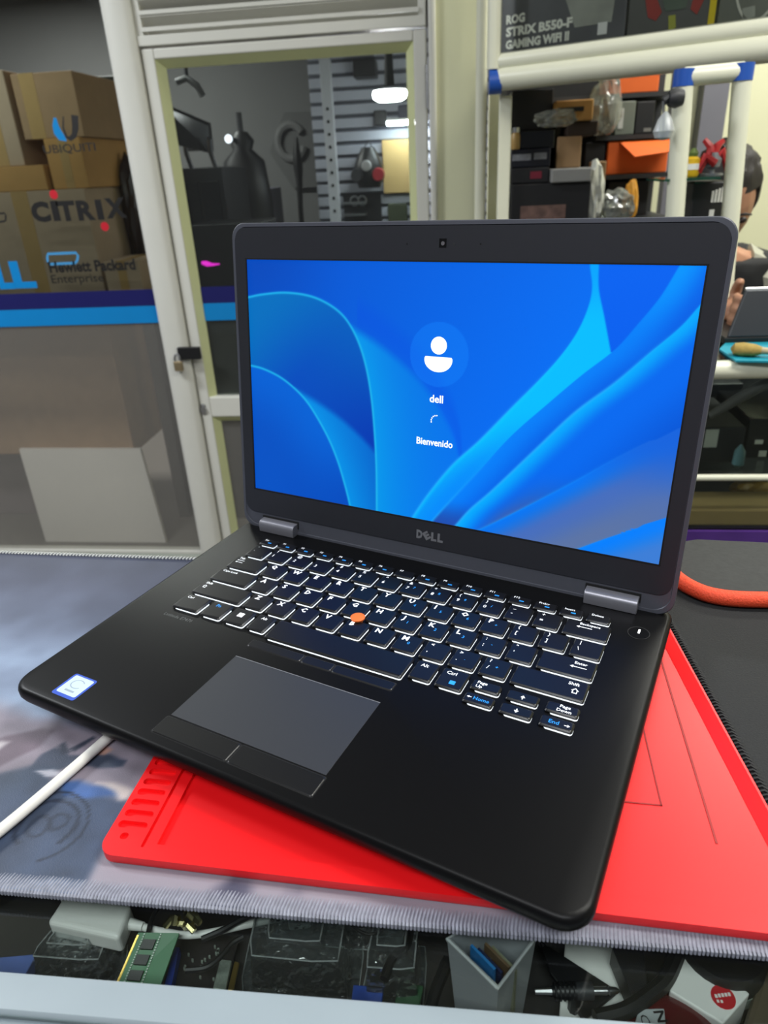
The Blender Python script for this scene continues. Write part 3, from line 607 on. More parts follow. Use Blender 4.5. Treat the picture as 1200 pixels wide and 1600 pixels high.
# hinge covers
M_hinge = mat('hinge_silver_grey', (148, 148, 156), 0.38, 0.6, 0.05, 300)
for (x0, x1) in ((0.0205, 0.0535), (0.2810, 0.3142)):
    ring = [(0.2165, 0.0), (0.2165, 0.0062), (0.2174, 0.0082), (0.2192, 0.0092), (0.2260, 0.0092), (0.2290, 0.0060), (0.2290, 0.0)]
    lmb(MB().loft([[(x, y, z) for y, z in ring] for x in (x0, x1)]), 'hinge_cover', M_hinge, smooth=True, bevel=0.0004)
    lo(MB().span((x0 - 0.0008, 0.0008, 0.0008), (x1 + 0.0008, 0.0066, 0.0013)), 'hinge_slot', M_gap)

# ================================================================ the glass counter in the foreground
ct = thing('display_counter', 'glass-topped display counter with pale painted front rail', 'counter', (0.05, 0.30, 0.0))
CX0, CX1, CY0, CY1 = -0.95, 1.05, 0.105, 0.500
MB().span((CX0, 0.140, GT - 0.006), (CX1, CY1, GT)).build('glass_top', M_glass, ct)
yr = on(0, 1520, GT)[1]
prof = [(yr, GT - 0.004), (yr, GT + 0.0006), (yr - 0.002, GT + 0.0012), (yr - 0.0135, GT + 0.0012), (yr - 0.0150, GT - 0.0002), (yr - 0.0155, GT - 0.0030), (yr - 0.0170, GT - 0.0034), (yr - 0.030, GT - 0.0034), (yr - 0.032, GT - 0.006), (yr - 0.032, GT - 0.024), (yr - 0.012, GT - 0.024), (yr - 0.012, GT - 0.0062)]
MB().loft([[(x, y, z) for y, z in prof] for x in (CX0, CX1)]).build('front_rail', M_rail, ct, smooth=True)
MB().span((CX0, CY1 - 0.02, GT - 0.05), (CX1, CY1, GT - 0.0065)).build('rear_rail', M_rail, ct, bevel=0.003)
ZS = GT - 0.085
M_shelf = mat('dark_display_shelf', (52, 50, 49), 0.55, 0, 0.25, 30)
MB().span((CX0 + 0.02, 0.128, ZS - 0.018), (CX1 - 0.02, CY1 - 0.005, ZS)).build('display_shelf', M_shelf, ct)
MB().span((CX0 + 0.02, 0.122, 0.10), (CX1 - 0.02, 0.128, ZS)).build('front_glass', M_glass, ct)
for x in (CX0, CX1 - 0.03):
    for y in (0.13, CY1 - 0.03): MB().span((x, y, 0.0), (x + 0.03, y + 0.03, GT - 0.0505)).build('corner_post', M_rail, ct)
MB().span((CX0, 0.13, 0.06), (CX1, CY1, 0.08)).build('bottom_board', M_shelf, ct)

# ---------------------------------------------------------------- the printed desk mat
ZP = GT + 0.003
pa = on(0, 1387, ZP); pb = on(1200, 1489, ZP); pr0 = on(30, 864, ZP); pr1 = on(300, 873, ZP)
def lineY(a, b, x): return a[1] + (b[1] - a[1]) * (x - a[0]) / (b[0] - a[0])
PX0, PX1 = -0.62, 0.235
def pad_xy(s, t):                                   # s across, t front to back
    x = PX0 + (PX1 - PX0) * s; y0 = lineY(pa, pb, x); y1 = lineY(pr0, pr1, min(x, -0.1)); return x, y0 + (y1 - y0) * t
NS, NT = 560, 240
S_, T_ = np.meshgrid(np.linspace(0, 1, NS + 1), np.linspace(0, 1, NT + 1))
PXg = PX0 + (PX1 - PX0) * S_; y0g = pa[1] + (pb[1] - pa[1]) * (PXg - pa[0]) / (pb[0] - pa[0]); y1g = pr0[1] + (pr1[1] - pr0[1]) * (np.minimum(PXg, -0.1) - pr0[0]) / (pr1[0] - pr0[0]); PYg = y0g + (y1g - y0g) * T_
def fbm(x, y, sc, o=0.0):
    out = np.zeros(x.shape)
    for i in range(x.shape[0]):
        for j in range(x.shape[1]): out[i, j] = noise.fractal((x[i, j] * sc + o, y[i, j] * sc, o), 1.0, 2.0, 4)
    return out
_c = (slice(None, None, 4), slice(None, None, 4))
def up4(a): return np.kron(a, np.ones((4, 4)))[:NT + 1, :NS + 1]
def resize(a, shp):
    yi = np.linspace(0, a.shape[0] - 1, shp[0]); xi = np.linspace(0, a.shape[1] - 1, shp[1]); y0 = np.floor(yi).astype(int); x0 = np.floor(xi).astype(int); y1 = np.minimum(y0 + 1, a.shape[0] - 1); x1 = np.minimum(x0 + 1, a.shape[1] - 1); fy = (yi - y0)[:, None]; fx = (xi - x0)[None]
    return (a[y0][:, x0] * (1 - fx) + a[y0][:, x1] * fx) * (1 - fy) + (a[y1][:, x0] * (1 - fx) + a[y1][:, x1] * fx) * fy
n1 = resize(fbm(PXg[_c], PYg[_c], 14, 1.3), PXg.shape); n2 = resize(fbm(PXg[_c], PYg[_c], 45, 5.1), PXg.shape)
WX = PXg + n1 * 0.004 + n2 * 0.0016; WY = PYg + n2 * 0.003
def Kp(*c): return np.broadcast_to(np.array(c, float), PXg.shape + (3,))
def inpoly(px, soft=0.0025):
    P = np.array([on(u, v, ZP)[:2] for u, v in px]); ins = np.zeros(PXg.shape, bool); d = np.full(PXg.shape, 9.0); k = len(P)
    for i in range(k):
        a, c = P[i], P[(i + 1) % k]
        cond = ((a[1] > WY) != (c[1] > WY)); xx = (c[0] - a[0]) * (WY - a[1]) / (c[1] - a[1] + 1e-12) + a[0]; ins ^= cond & (WX < xx)
        ab = c - a; t = np.clip(((WX - a[0]) * ab[0] + (WY - a[1]) * ab[1]) / (ab @ ab + 1e-12), 0, 1); d = np.minimum(d, np.hypot(WX - a[0] - t * ab[0], WY - a[1] - t * ab[1]))
    return sstep(-soft, soft, np.where(ins, d, -d))
g = sstep(.44, .31, PYg + PXg * 0.05)
art = mixc(Kp(60, 66, 90), Kp(84, 91, 118), n1 * .9 + .45); art = mixc(art, Kp(168, 190, 222), g * (0.75 + n1 * .7))
def paint(px, col, a=1.0, soft=0.0022):
    global art
    art = mixc(art, Kp(*col) * (1 + n2[..., None] * 0.25), inpoly(px, soft) * a)
paint([(-260, 1130), (-60, 1075), (60, 1120), (170, 1140), (330, 1180), (420, 1260), (240, 1300), (40, 1290), (-260, 1320)], (150, 138, 150), .9, .008)
paint([(-40, 1170), (10, 1150), (60, 1140), (78, 1145), (60, 1165), (20, 1185), (-40, 1215)], (112, 98, 112), 1, .002)
paint([(-40, 1170), (0, 1158), (12, 1160), (-5, 1172), (-40, 1180)], (214, 208, 214), .9)
paint([(40, 1200), (60, 1178), (80, 1168), (92, 1172), (104, 1180), (150, 1176), (200, 1186), (192, 1198), (150, 1200), (110, 1192), (86, 1204), (60, 1212), (20, 1216)], (64, 74, 96), 1, .0015)
paint([(104, 1170), (142, 1150), (148, 1152), (112, 1174)], (56, 62, 80), 1, .001)
paint([(85, 1165), (95, 1160), (105, 1175), (90, 1180)], (52, 60, 80), 1, .0015)
paint([(148, 1168), (165, 1164), (172, 1172), (160, 1180), (150, 1178)], (196, 150, 134), .9, .0015)
paint([(-60, 1225), (30, 1205), (60, 1215), (100, 1230), (200, 1250), (196, 1300), (170, 1340), (140, 1380), (-80, 1380)], (62, 77, 104), 1, .003)
paint([(-60, 1225), (40, 1200), (80, 1200), (60, 1222), (-20, 1250)], (62, 78, 104), 1, .004)
paint([(88, 1222), (120, 1219), (172, 1232), (188, 1244), (150, 1246), (100, 1240)], (60, 96, 158), .95, .002)
paint([(46, 1206), (70, 1204), (92, 1212), (60, 1216)], (206, 206, 220), .95, .0012)
paint([(150, 1223), (175, 1225), (206, 1236), (200, 1248), (188, 1250), (176, 1236)], (212, 200, 198), .95, .002)
# round emblem worked into the print
ce_ = on(72, 1288, ZP); rE = np.hypot((WX - ce_[0]) * 1.0, (WY - ce_[1]) * 1.0); aE = np.arctan2(WY - ce_[1], WX - ce_[0])
for r0, w0, lo_ in ((0.0150, 0.0016, -0.2), (0.0205, 0.0012, 0.4)): art = mixc(art, Kp(30, 40, 60), sstep(w0, w0 * .3, np.abs(rE - r0)) * (np.sin(aE * 1 + lo_) > -0.75) * .8)
for dx, dy, r0 in ((-.004, -.002, .0055), (.005, .002, .0045)): art = mixc(art, Kp(34, 45, 66), sstep(.0016, .0005, np.abs(np.hypot(WX - ce_[0] - dx, WY - ce_[1] - dy) - r0)) * .7)
# pale front band with darker patches
fb = sstep(.030, .018, PYg - y0g) * sstep(on(130, 1370, ZP)[0], on(150, 1370, ZP)[0], PXg); art = mixc(art, mixc(Kp(162, 156, 170), Kp(76, 78, 102), sstep(-.05, .25, n1)), fb)
art = mixc(art, Kp(60, 66, 88), sstep(.007, .004, PYg - y0g) * .35)
me = bpy.data.meshes.new('desk_mat'); nv = PXg.size
vt = np.stack([PXg.ravel(), PYg.ravel(), np.full(nv, ZP)], 1)
ii = np.arange(nv).reshape(NT + 1, NS + 1); fs = np.stack([ii[:-1, :-1], ii[:-1, 1:], ii[1:, 1:], ii[1:, :-1]], -1).reshape(-1, 4)
rim = list(ii[0, :]) + list(ii[1:, -1]) + list(ii[-1, -2::-1]) + list(ii[-2:0:-1, 0]); bot = np.array([(vt[i][0], vt[i][1], GT + 0.0002) for i in rim])
allv = np.vstack([vt, bot]); k = len(rim); ff = fs.tolist() + [(nv + j, nv + (j + 1) % k, rim[(j + 1) % k], rim[j]) for j in range(k)] + [tuple(nv + j for j in range(k - 1, -1, -1))]
dm = thing('desk_mat', 'long grey-blue desk mat printed with hazy military artwork under laptop', 'desk mat', (-0.2, 0.33, GT))
me.from_pydata([tuple(p - np.array([-0.2, 0.33, GT])) for p in allv], [], ff)
at_ = me.color_attributes.new('print', 'FLOAT_COLOR', 'POINT'); rgba = np.ones((len(allv), 4), np.float32); rgba[:, :3] = .1
cc_ = np.clip(art.reshape(-1, 3) * 0.86 / 255, 0, 1); rgba[:nv, :3] = np.where(cc_ <= .04045, cc_ / 12.92, ((cc_ + .055) / 1.055) ** 2.4); at_.data.foreach_set('color', rgba.ravel())
me.materials.append(vcolmat('printed_cloth', 0.55, 0, 0.25, 1400, 0.1)); link('printed_cloth', me, dm)
# overlocked edges: one stitch after the other
M_stitch = mat('grey_overlock_thread', (140, 143, 156), 0.6, 0, 0.45, 260, 0.1); M_stitchl = mat('pale_overlock_thread', (205, 207, 205), 0.7, 0, 0.2, 300)
def stitches(par, a, b, pitch, w, h, z0, m, lean=0.0, name='stitching', out=0.0012, r=0.0007):
    a, b = np.array(a[:2]), np.array(b[:2]); t = b - a; ln = np.linalg.norm(t); t /= ln; nn = np.array([-t[1], t[0]]); q = MB(); k = int(ln / pitch)
    for i in range(k):
        c = a + t * (i + .5) * pitch; wv = w * random.uniform(.95, 1.04); d = t * lean * w
        pts = [(*(c - nn * out), z0), (*(c - nn * out * .9), z0 + h), (*(c + nn * .001), z0 + h * 1.25), (*(c + nn * wv + d), z0 + h * 1.0)]
        q.tube(pts, [r * random.uniform(.9, 1.1)] * 4, 5)
    o = q.build(name, m, par, smooth=True); o['kind'] = 'stuff'; return o
XA, XB = -0.24, 0.150
stitches(dm, (XA, lineY(pa, pb, XA)), (XB, lineY(pa, pb, XB)), 0.0016, 0.0075, 0.0019, GT + 0.0005, M_stitch, .15)
stitches(dm, (-0.20, lineY(pr0, pr1, -0.20)), (-0.50, lineY(pr0, pr1, -0.50)), 0.0030, 0.0030, 0.0030, GT + 0.0008, M_stitchl, .3)

# ---------------------------------------------------------------- the red repair mat
RO = (-0.1707, 0.2075, ZP + 0.0004); RRZ = math.radians(-3.5)
M_red = mat('red_silicone', (240, 20, 26), 0.38, 0, 0.05, 30, 0.0, spec=0.5)
rm = thing('repair_mat', 'bright red silicone repair mat with parts slots under the laptop', 'mat', RO, RRZ)
MW, MD = 0.3150, 0.2500
e0 = on(1063, 1003, ZP + .006); e1 = on(1200, 1250, ZP + .006); dd = e1 - e0; f0 = e0 - dd * 0.95; f1 = e1 + dd * 0.75
def to_mat(p): dx, dy = p[0] - RO[0], p[1] - RO[1]; return dx * math.cos(RRZ) + dy * math.sin(RRZ), -dx * math.sin(RRZ) + dy * math.cos(RRZ)
_a, _b = to_mat(e0), to_mat(e1)
def mx(y, off=0.0): return _a[0] + (_b[0] - _a[0]) * (y - _a[1]) / (_b[1] - _a[1]) - 0.0016 - off          # its right edge lies along the black mat
def mat_ring(i):
    r = [(p[0], p[1]) for p in rrect(0.0032 + i, 0.2, -0.0022 + i, MD - i, 0.008, 0, 6)]
    return [p for p in r if p[0] < 0.15][:0] + r[:7] + [(mx(-0.0022, i), -0.0022 + i), (mx(MD, i), MD - i)] + r[21:]
MB().loft([[(x, y, z) for x, y in mat_ring(i)] for i, z in ((.0006, 0.0), (0.0, 0.0008), (0.0, 0.0034))]).build('mat_base', M_red, rm, world=False, smooth=True)
def rr2(x0, x1, y0, y1, r, n=5): return [(p[0], p[1]) for p in rrect(x0, x1, y0, y1, r, 0, n)]
holes = [rr2(0.0058, 0.0205, 0.0128 + k * 0.00655, 0.0168 + k * 0.00655, 0.0019, 4) for k in range(34)]
holes += [rr2(0.0100, 0.0140, 0.0066, 0.0102, 0.0017, 4), rr2(0.0226, 0.0242, 0.0036, 0.2440, 0.0006, 2), [(0.0298, 0.0060), (mx(0.006, .0012), 0.0060), (mx(0.242, .0012), 0.2420), (0.0298, 0.2420)]]
top = shape2d([mat_ring(0.0)] + holes, 0.0033, 0.0056)
top.build('mat_rim', M_red, rm, world=False, bevel=0.0005)
# sloping right lip, embossed lines of the tray
ya, yb = 0.0062, 0.2418; za_, zb_ = 0.0036, 0.0056
MB().add([(mx(ya, .0085), ya, za_), (mx(ya, .0012), ya, zb_), (mx(yb, .0012), yb, zb_), (mx(yb, .0085), yb, za_), (mx(ya, .0012), ya, .0034), (mx(yb, .0012), yb, .0034)], [(0, 1, 2, 3), (0, 4, 1), (3, 2, 5)]).build('sloping_lip', M_red, rm, world=False)
M_redg = mat('red_silicone_groove', (150, 10, 14), 0.5, 0, 0.05, 30)
gr = MB()
for a, c in (((.2845, .0400), (.2842, .2000)), ((.2640, .0585), (.2640, .1200)), ((.2400, .0585), (.2640, .0585))):
    gr.span((min(a[0], c[0]) - .0004, min(a[1], c[1]) - .0004, 0.0034), (max(a[0], c[0]) + .0004, max(a[1], c[1]) + .0004, 0.0037))
gr.build('embossed_line', M_redg, rm, world=False)

# ---------------------------------------------------------------- black mat on the right, and the orange-edged pad lying on it
M_felt = mat('black_mat_cloth', (34, 35, 36), 0.9, 0, 0.5, 900, 0.5)
bm = thing('black_mat', 'black cloth mat with stitched edge beside the red repair mat', 'mat', (0.3, 0.38, ZP))
BP = [(f0[0], f0[1]), (0.150, 0.500), (0.62, 0.488), (0.60, f1[1]), (f1[0], f1[1])]
MB().loft([[(x, y, z) for x, y in BP[::-1]] for z in (ZP + 0.0005, ZP + 0.0045)]).build('cloth', M_felt, bm, bevel=0.0008)
stitches(bm, (f1[0], f1[1]), (f0[0], f0[1]), 0.0026, 0.0034, 0.0040, ZP + 0.0008, mat('black_thread', (24, 24, 25), 0.7, 0, 0.2, 300), .4, out=0.0012, r=0.0008) if False else stitches(bm, (f0[0], f0[1]), (f1[0], f1[1]), 0.0026, 0.0034, 0.0040, ZP + 0.0008, mat('black_thread', (24, 24, 25), 0.7, 0, 0.2, 300), .4, out=0.0012, r=0.0008)
ob = thing('orange_edged_pad', 'dark grey pad with orange piping lying on the black mat', 'pad', (0.3, 0.49, ZP + 0.0045))
zo = ZP + 0.0045
opx = [(1040, 880), (1052, 897), (1064, 908), (1082, 919), (1108, 929), (1145, 935), (1200, 937), (1290, 938), (1400, 936)]
OP = [on(u, v, zo + 0.006) for u, v in opx]; OPs = spline([(p[0], p[1], zo + 0.0062) for p in OP], 6)
OPs = [Vector(p) for p in OPs]; off = [p + Vector((0.002, 0.006, 0)) for p in OPs]
poly = [(p.x, p.y) for p in off] + [(on(1400, 851, zo + .0085)[0], on(1400, 851, zo + .0085)[1]), tuple(on(1200, 847, zo + .0085)[:2]), tuple(on(1090, 842, zo + .0085)[:2]), tuple(on(1062, 846, zo + .0085)[:2])]
MB().loft([[(x, y, z) for x, y in poly] for z in (zo + 0.0003, zo + 0.0085)]).build('pad_body', mat('dark_grey_cloth', (52, 53, 52), 0.85, 0, 0.25, 300, 0.3), ob, bevel=0.001)
MB().tube([p + Vector((0, 0, -0.0004)) for p in OPs], 0.0056, 12).build('orange_piping', mat('orange_braid', (226, 74, 40), 0.7, 0, 0.25, 700, 0.6), ob, smooth=True)

# ---------------------------------------------------------------- white cable running under the laptop
cpx = [(-160, 1420), (-60, 1343), (0, 1298), (60, 1248), (120, 1196), (172, 1150), (215, 1110), (262, 1062)]
CP = [on(u, v, ZP + 0.0032) for u, v in cpx]
tag(MB().tube([(p[0], p[1], ZP + 0.0033) for p in spline([tuple(p) for p in CP], 6)], 0.0030, 12).build('cable', mat('white_cable_sheath', (226, 224, 218), 0.5, 0, 0.04, 60), smooth=True), 'white cable running out from under the laptop across printed mat', 'cable')

# ================================================================ small parts in the tray under the glass
def o3(u, v, z): p = on(u, v, z); return Vector(p)
def quad_slab(px, z, h):
    P = [o3(u, v, z) for u, v in px]; return [[(p.x, p.y, zz) for p in P] for zz in (z - h, z)]
# white video adapter with its lead
ad = thing('video_adapter', 'white video adapter with short lead under the counter glass', 'adapter', tuple(o3(140, 1430, ZS)))
zt_ = ZS + 0.034
r = quad_slab([(72, 1441), (185, 1466), (206, 1413), (102, 1395)], zt_, 0.013)
MB().loft([r[0], [(x, y, z - 0.0025) for x, y, z in r[1]]] + [r[1]]).build('adapter_body', M_white, ad, bevel=0.0035, seg=4)
c = [o3(u, v, zt_ - .007) for u, v in ((186, 1441), (204, 1444), (224, 1448))]
MB().tube(c, [.0034, .003, .0022], 12).build('strain_relief', M_white, ad, smooth=True)
c = [o3(u, v, zt_ - .008) for u, v in ((218, 1447), (250, 1455), (290, 1461), (330, 1457), (380, 1446), (450, 1432))]
MB().tube([tuple(p) for p in spline([tuple(p) for p in c], 6)], 0.0019, 10).build('lead', M_white, ad, smooth=True)
r = quad_slab([(449, 1441), (484, 1437), (486, 1426), (450, 1428)], zt_ - .004, 0.008); MB().loft(r).build('plug_body', M_white, ad, bevel=0.0015)
r = quad_slab([(485, 1436), (512, 1433), (512, 1426), (486, 1427)], zt_ - .006, 0.0045); MB().loft(r).build('plug_tip', M_steel, ad, bevel=0.0005)
MB().span(tuple(o3(140, 1430, ZS)) if False else (o3(140, 1432, ZS).x - .012, o3(140, 1432, ZS).y - .004, ZS), (o3(140, 1432, ZS).x + .012, o3(140, 1432, ZS).y + .012, zt_ - 0.0131)).build('folded_lead_bundle', M_white, ad, bevel=0.003)
# green memory module
M_pcb = mat('green_circuit_board', (34, 110, 62), 0.4, 0, 0.12, 90); M_chip = mat('memory_chip', (22, 24, 24), 0.45, 0, 0.1, 100); M_gold = mat('gold_contacts', (190, 160, 84), 0.3, 0.9, 0.1, 100); M_solder = mat('solder_grey', (150, 160, 150), 0.4, 0.4, 0.3, 800)
ra = thing('memory_module', 'green memory module with black chips in counter tray', 'memory module', tuple(o3(220, 1500, ZS)))
zz = ZS + 0.022
P0, P1, P2, P3 = o3(178, 1545, zz), o3(246, 1552, zz), o3(280, 1458, zz + .012), o3(216, 1457, zz + .012)
def onq(a, b_, lift=0.0):
    p = (P0 * (1 - a) + P1 * a) * (1 - b_) + (P3 * (1 - a) + P2 * a) * b_; return Vector((p.x, p.y, p.z + lift))
MB().loft([[onq(a, b_, -.0012) for a, b_ in ((0, -.25), (1, -.25), (1, 1), (0, 1))], [onq(a, b_) for a, b_ in ((0, -.25), (1, -.25), (1, 1), (0, 1))]]).build('circuit_board', M_pcb, ra)
for k in range(4):
    b0 = -.12 + k * .27
    MB().loft([[onq(a, b_, l) for a, b_ in ((.22, b0), (.52, b0), (.52, b0 + .17), (.22, b0 + .17))] for l in (0.0001, .0011)]).build('chip', M_chip, ra)
q = MB()
for k in range(26):
    for a0 in (.16, .56): b0 = -.2 + k * .046; q.loft([[onq(a, b_, l) for a, b_ in ((a0, b0), (a0 + .035, b0), (a0 + .035, b0 + .022), (a0, b0 + .022))] for l in (0.0001, .0006)])
q.build('small_parts', M_solder, ra)
MB().loft([[onq(a, b_, l) for a, b_ in ((0.0, -.25), (.05, -.25), (.05, .95), (0.0, .95))] for l in (0.00005, .0003)]).build('contact_strip', M_gold, ra)
MB().span((min(P0.x, P3.x) + .008, P0.y + .004, ZS), (P1.x - .004, P2.y - .004, zz - .002)).build('foam_support', M_dark, ra)
# second, dark board with blue slot
db = thing('dark_circuit_board', 'dark brown circuit board with blue slot beside green memory module', 'circuit board', tuple(o3(300, 1510, ZS)))
zz = ZS + 0.010
r = quad_slab([(246, 1560), (345, 1568), (372, 1470), (284, 1466)], zz, .0016); MB().loft(r).build('circuit_board', mat('dark_circuit_board', (40, 36, 36), 0.45, 0, 0.3, 120), db)
r = quad_slab([(255, 1548), (266, 1550), (280, 1480), (272, 1480)], zz + .006, .006); MB().loft(r).build('blue_slot', mat('blue_connector', (40, 70, 170), 0.4, 0, 0.1, 60), db)
q = MB()
for k in range(18):
    u, v = random.uniform(285, 350), random.uniform(1476, 1535); r = quad_slab([(u, v + 2), (u + 3, v + 2), (u + 3, v - 2), (u, v - 2)], zz + .0012, .0012); q.loft(r)
q.build('small_parts', M_solder, db)
q = MB().span((o3(290, 1540, zz).x, o3(290, 1540, zz).y, ZS), (o3(350, 1540, zz).x, o3(350, 1490, zz).y, zz - .0016)).build('board_support', M_black, db)
# black lead looping over the boards
for nm, lab, pts, rad in (('thin_cable', 'thin black lead curling beside the white adapter', [(256, 1411), (240, 1430), (232, 1455), (231, 1470)], .0013), ('thin_cable', 'black lead crossing over the white adapter lead', [(315, 1468), (345, 1455), (372, 1440), (400, 1428), (430, 1420)], .0016), ('thin_cable', 'black lead curving over dark circuit board', [(290, 1516), (322, 1512), (345, 1495), (362, 1475), (380, 1464)], .0014), ('thin_cable', 'grey lead hanging in loop behind clear tray', [(536, 1432), (552, 1448), (575, 1460), (597, 1454), (606, 1444)], .0008), ('thin_cable', 'black cable falling behind the clear plastic cup', [(640, 1450), (634, 1478), (612, 1500), (600, 1530)], .0024), ('thin_cable', 'black cable lying right of the clear plastic cup', [(700, 1500), (690, 1525), (676, 1560), (670, 1590)], .0030), ('thin_cable', 'thick black cable curving between black boxes and mouse', [(1060, 1485), (1040, 1530), (1012, 1556), (975, 1580), (930, 1592)], .0038), ('thin_cable', 'thinner black cable beside the thick curving cable', [(1010, 1560), (985, 1577), (955, 1592)], .0022)):
    P = [o3(u, v, ZS + .030) for u, v in pts]; tag(MB().tube([tuple(p) for p in spline([tuple(p) for p in P], 6)], rad, 8).build(nm, M_black, smooth=True), lab, 'cable', 'leads in the tray')
# steel key ring / crumpled foil
q = MB()
for k in range(9):
    a = o3(290 + random.uniform(-14, 14), 1436 + random.uniform(-16, 14), ZS + .03); b_ = a + Vector((random.uniform(-.008, .008), random.uniform(-.006, .006), random.uniform(-.006, .006))); q.tube([a, (a + b_) / 2 + Vector((0, 0, .003)), b_], .0017, 6)
tag(q.build('metal_clip', mat('brassy_metal', (200, 190, 140), 0.25, 1.0, 0.1, 50), smooth=True), 'small tangle of brassy metal clips above the memory module', 'metal clips')
# clear thermoformed packs
M_edgep = glassmat('edge_highlight_plastic', (235, 240, 240), 3.0, .22, (235, 240, 240), .1)
def blister(label, px, h, hump, rot=False):
    t = thing('blister_pack', label, 'blister pack', tuple(o3(*np.mean(px, axis=0), ZS)), group='clear packs in the tray')
    P = [o3(u, v, ZS + .001) for u, v in px]; c = sum(P, Vector()) / 4
    def ring(s, z): 
        out = []
        for i in range(4):
            a, e = P[i], P[(i + 1) % 4]
            for k in range(4): p = a.lerp(e, k / 4 * .9 + .05); out.append(Vector((c.x + (p.x - c.x) * s, c.y + (p.y - c.y) * s, z)))
        return out
    MB().loft([ring(1.0, ZS + .0006), ring(1.0, ZS + .0016), ring(.86, ZS + .0018), ring(.80, ZS + h * .6), ring(.74, ZS + h), ring(.55, ZS + h * 1.02)]).build('shell', M_clear, t, smooth=True)
    for sc_, zz_ in ((1.0, .0012), (.745, h), (.44, h * hump)): rg = ring(sc_, ZS + zz_); MB().tube(rg + [rg[0], rg[1]], .00045, 5).build('edge_highlight', M_edgep, t)  # thin bright tubes drawn in as highlights along the pack edges
    MB().loft([ring(.5, ZS + h * 1.03), ring(.44, ZS + h * hump), ring(.2, ZS + h * hump)]).build('dome', M_clear, t, smooth=True)
blister('hazy clear plastic pack left of the green memory module', [(40, 1540), (180, 1552), (205, 1478), (98, 1470)], .022, 1.25)
blister('large clear plastic tray in the middle of the counter', [(372, 1560), (556, 1580), (572, 1462), (395, 1450)], .030, 1.2)
blister('small clear plastic shell right of the large tray', [(560, 1580), (660, 1588), (668, 1480), (584, 1470)], .030, 1.3)
blister('long clear lid lying behind the large tray', [(420, 1470), (600, 1488), (628, 1448), (440, 1430)], .024, 1.15)
# chips inside the packs
for nm, lab, cat_, px, z, h, m in (('silver_chip', 'silver labelled module between boards and clear tray', 'module', [(332, 1545), (352, 1548), (362, 1500), (344, 1498)], .014, .003, M_solder), ('gold_strip', 'narrow gold strip beside silver labelled module', 'strip', [(355, 1548), (364, 1549), (374, 1503), (366, 1501)], .012, .002, M_gold), ('blue_card', 'small blue circuit card at the front rail', 'circuit card', [(548, 1568), (596, 1572), (600, 1542), (552, 1538)], .012, .002, mat('blue_board', (40, 70, 150), .4, 0, .4, 300)), ('green_card', 'green card with copper ring in clear shell', 'circuit card', [(615, 1572), (655, 1575), (662, 1540), (625, 1532)], .010, .002, mat('green_board', (46, 84, 56), .4, 0, .3, 200)), ('blue_packet', 'blue and white packet corner at counter left', 'packet', [(-20, 1535), (36, 1528), (58, 1490), (-10, 1496)], .012, .008, mat('blue_white_card', (96, 120, 190), .5, 0, .6, 30)), ('black_sleeve', 'black flat sleeve right of the milky cup', 'sleeve', [(842, 1468), (860, 1520), (912, 1592), (966, 1548)], .018, .003, M_black), ('white_sheet', 'white cardboard sheet under the black sleeve', 'sheet', [(872, 1606), (1000, 1612), (962, 1462), (884, 1462)], .012, .003, M_white), ('black_box', 'black retail box with pale print under glass', 'box', [(956, 1478), (990, 1562), (1014, 1560), (1004, 1470)], .030, .014, mat('black_box_card', (30, 30, 32), .45, 0, .3, 60))):
    r = quad_slab(px, ZS + z, h); o = tag(MB().loft(r).build(nm, m, bevel=0.0006), lab, cat_)
    if z - h > 0.0015:
        c = np.mean([p for p in r[0]], axis=0); q = [tuple(c + (np.array(p) - c) * .6) for p in r[0]]
# milky cup with cards standing in it
cu = thing('parts_cup', 'milky plastic cup holding small circuit cards under glass', 'cup', tuple(o3(772, 1545, ZS)))
zr = GT - 0.010
R4 = [o3(u, v, zr) for u, v in ((698, 1467), (778, 1546), (838, 1466), (766, 1428))]; cc = sum(R4, Vector()) / 4
def cupring(s, z, i=0.0): return [Vector((cc.x + (p.x - cc.x) * s, cc.y + (p.y - cc.y) * s, z)) for p in R4]
MB().loft([cupring(.70, ZS + .004), cupring(.70, ZS + .0005), cupring(.74, ZS + .0005), cupring(1.0, zr), cupring(.955, zr), cupring(.71, ZS + .003)], cap=True).build('cup_wall', M_milky, cu, bevel=0.0008)
rimt = cupring(.98, zr); MB().tube(rimt + [rimt[0], rimt[1]], .0010, 6).build('cup_rim', glassmat('cup_rim_plastic', (225, 230, 232), 1.0, .45, (225, 228, 230), .2), cu)
for k, (lab, col) in enumerate((('blue circuit card standing at the front of milky cup', (40, 110, 170)), ('dark navy circuit card in the middle of milky cup', (34, 40, 70)), ('brown circuit card behind the navy one in cup', (96, 78, 58)), ('pale edged circuit card at back of milky cup', (120, 122, 100)))):
    s = -.30 + k * .17; a = cc + (R4[0] - cc) * .66; b_ = cc + (R4[1] - cc) * .62; sh = (R4[2] - cc) * (.06 + k * .16)
    a = a + sh + (R4[3] - cc) * .12; b_ = b_ + sh; t = (b_ - a).normalized(); nn = Vector((-t.y, t.x, 0)) * .0006
    zb, zt2 = ZS + .006, zr - .001 - .003 * (k % 2)
    tag(MB().add([Vector((*(p + s2 * nn).xy, z)) for z in (zb, zt2) for p, s2 in ((a * .8 + b_ * .2, -1), (b_ * .9 + a * .1, -1), (b_ * .9 + a * .1, 1), (a * .8 + b_ * .2, 1))], [(3, 2, 1, 0), (4, 5, 6, 7), (0, 1, 5, 4), (1, 2, 6, 5), (2, 3, 7, 6), (3, 0, 4, 7)]).build('circuit_card', mat('card_' + str(k), col, .4, 0, .3, 300)), lab, 'circuit card', 'cards in the milky cup')
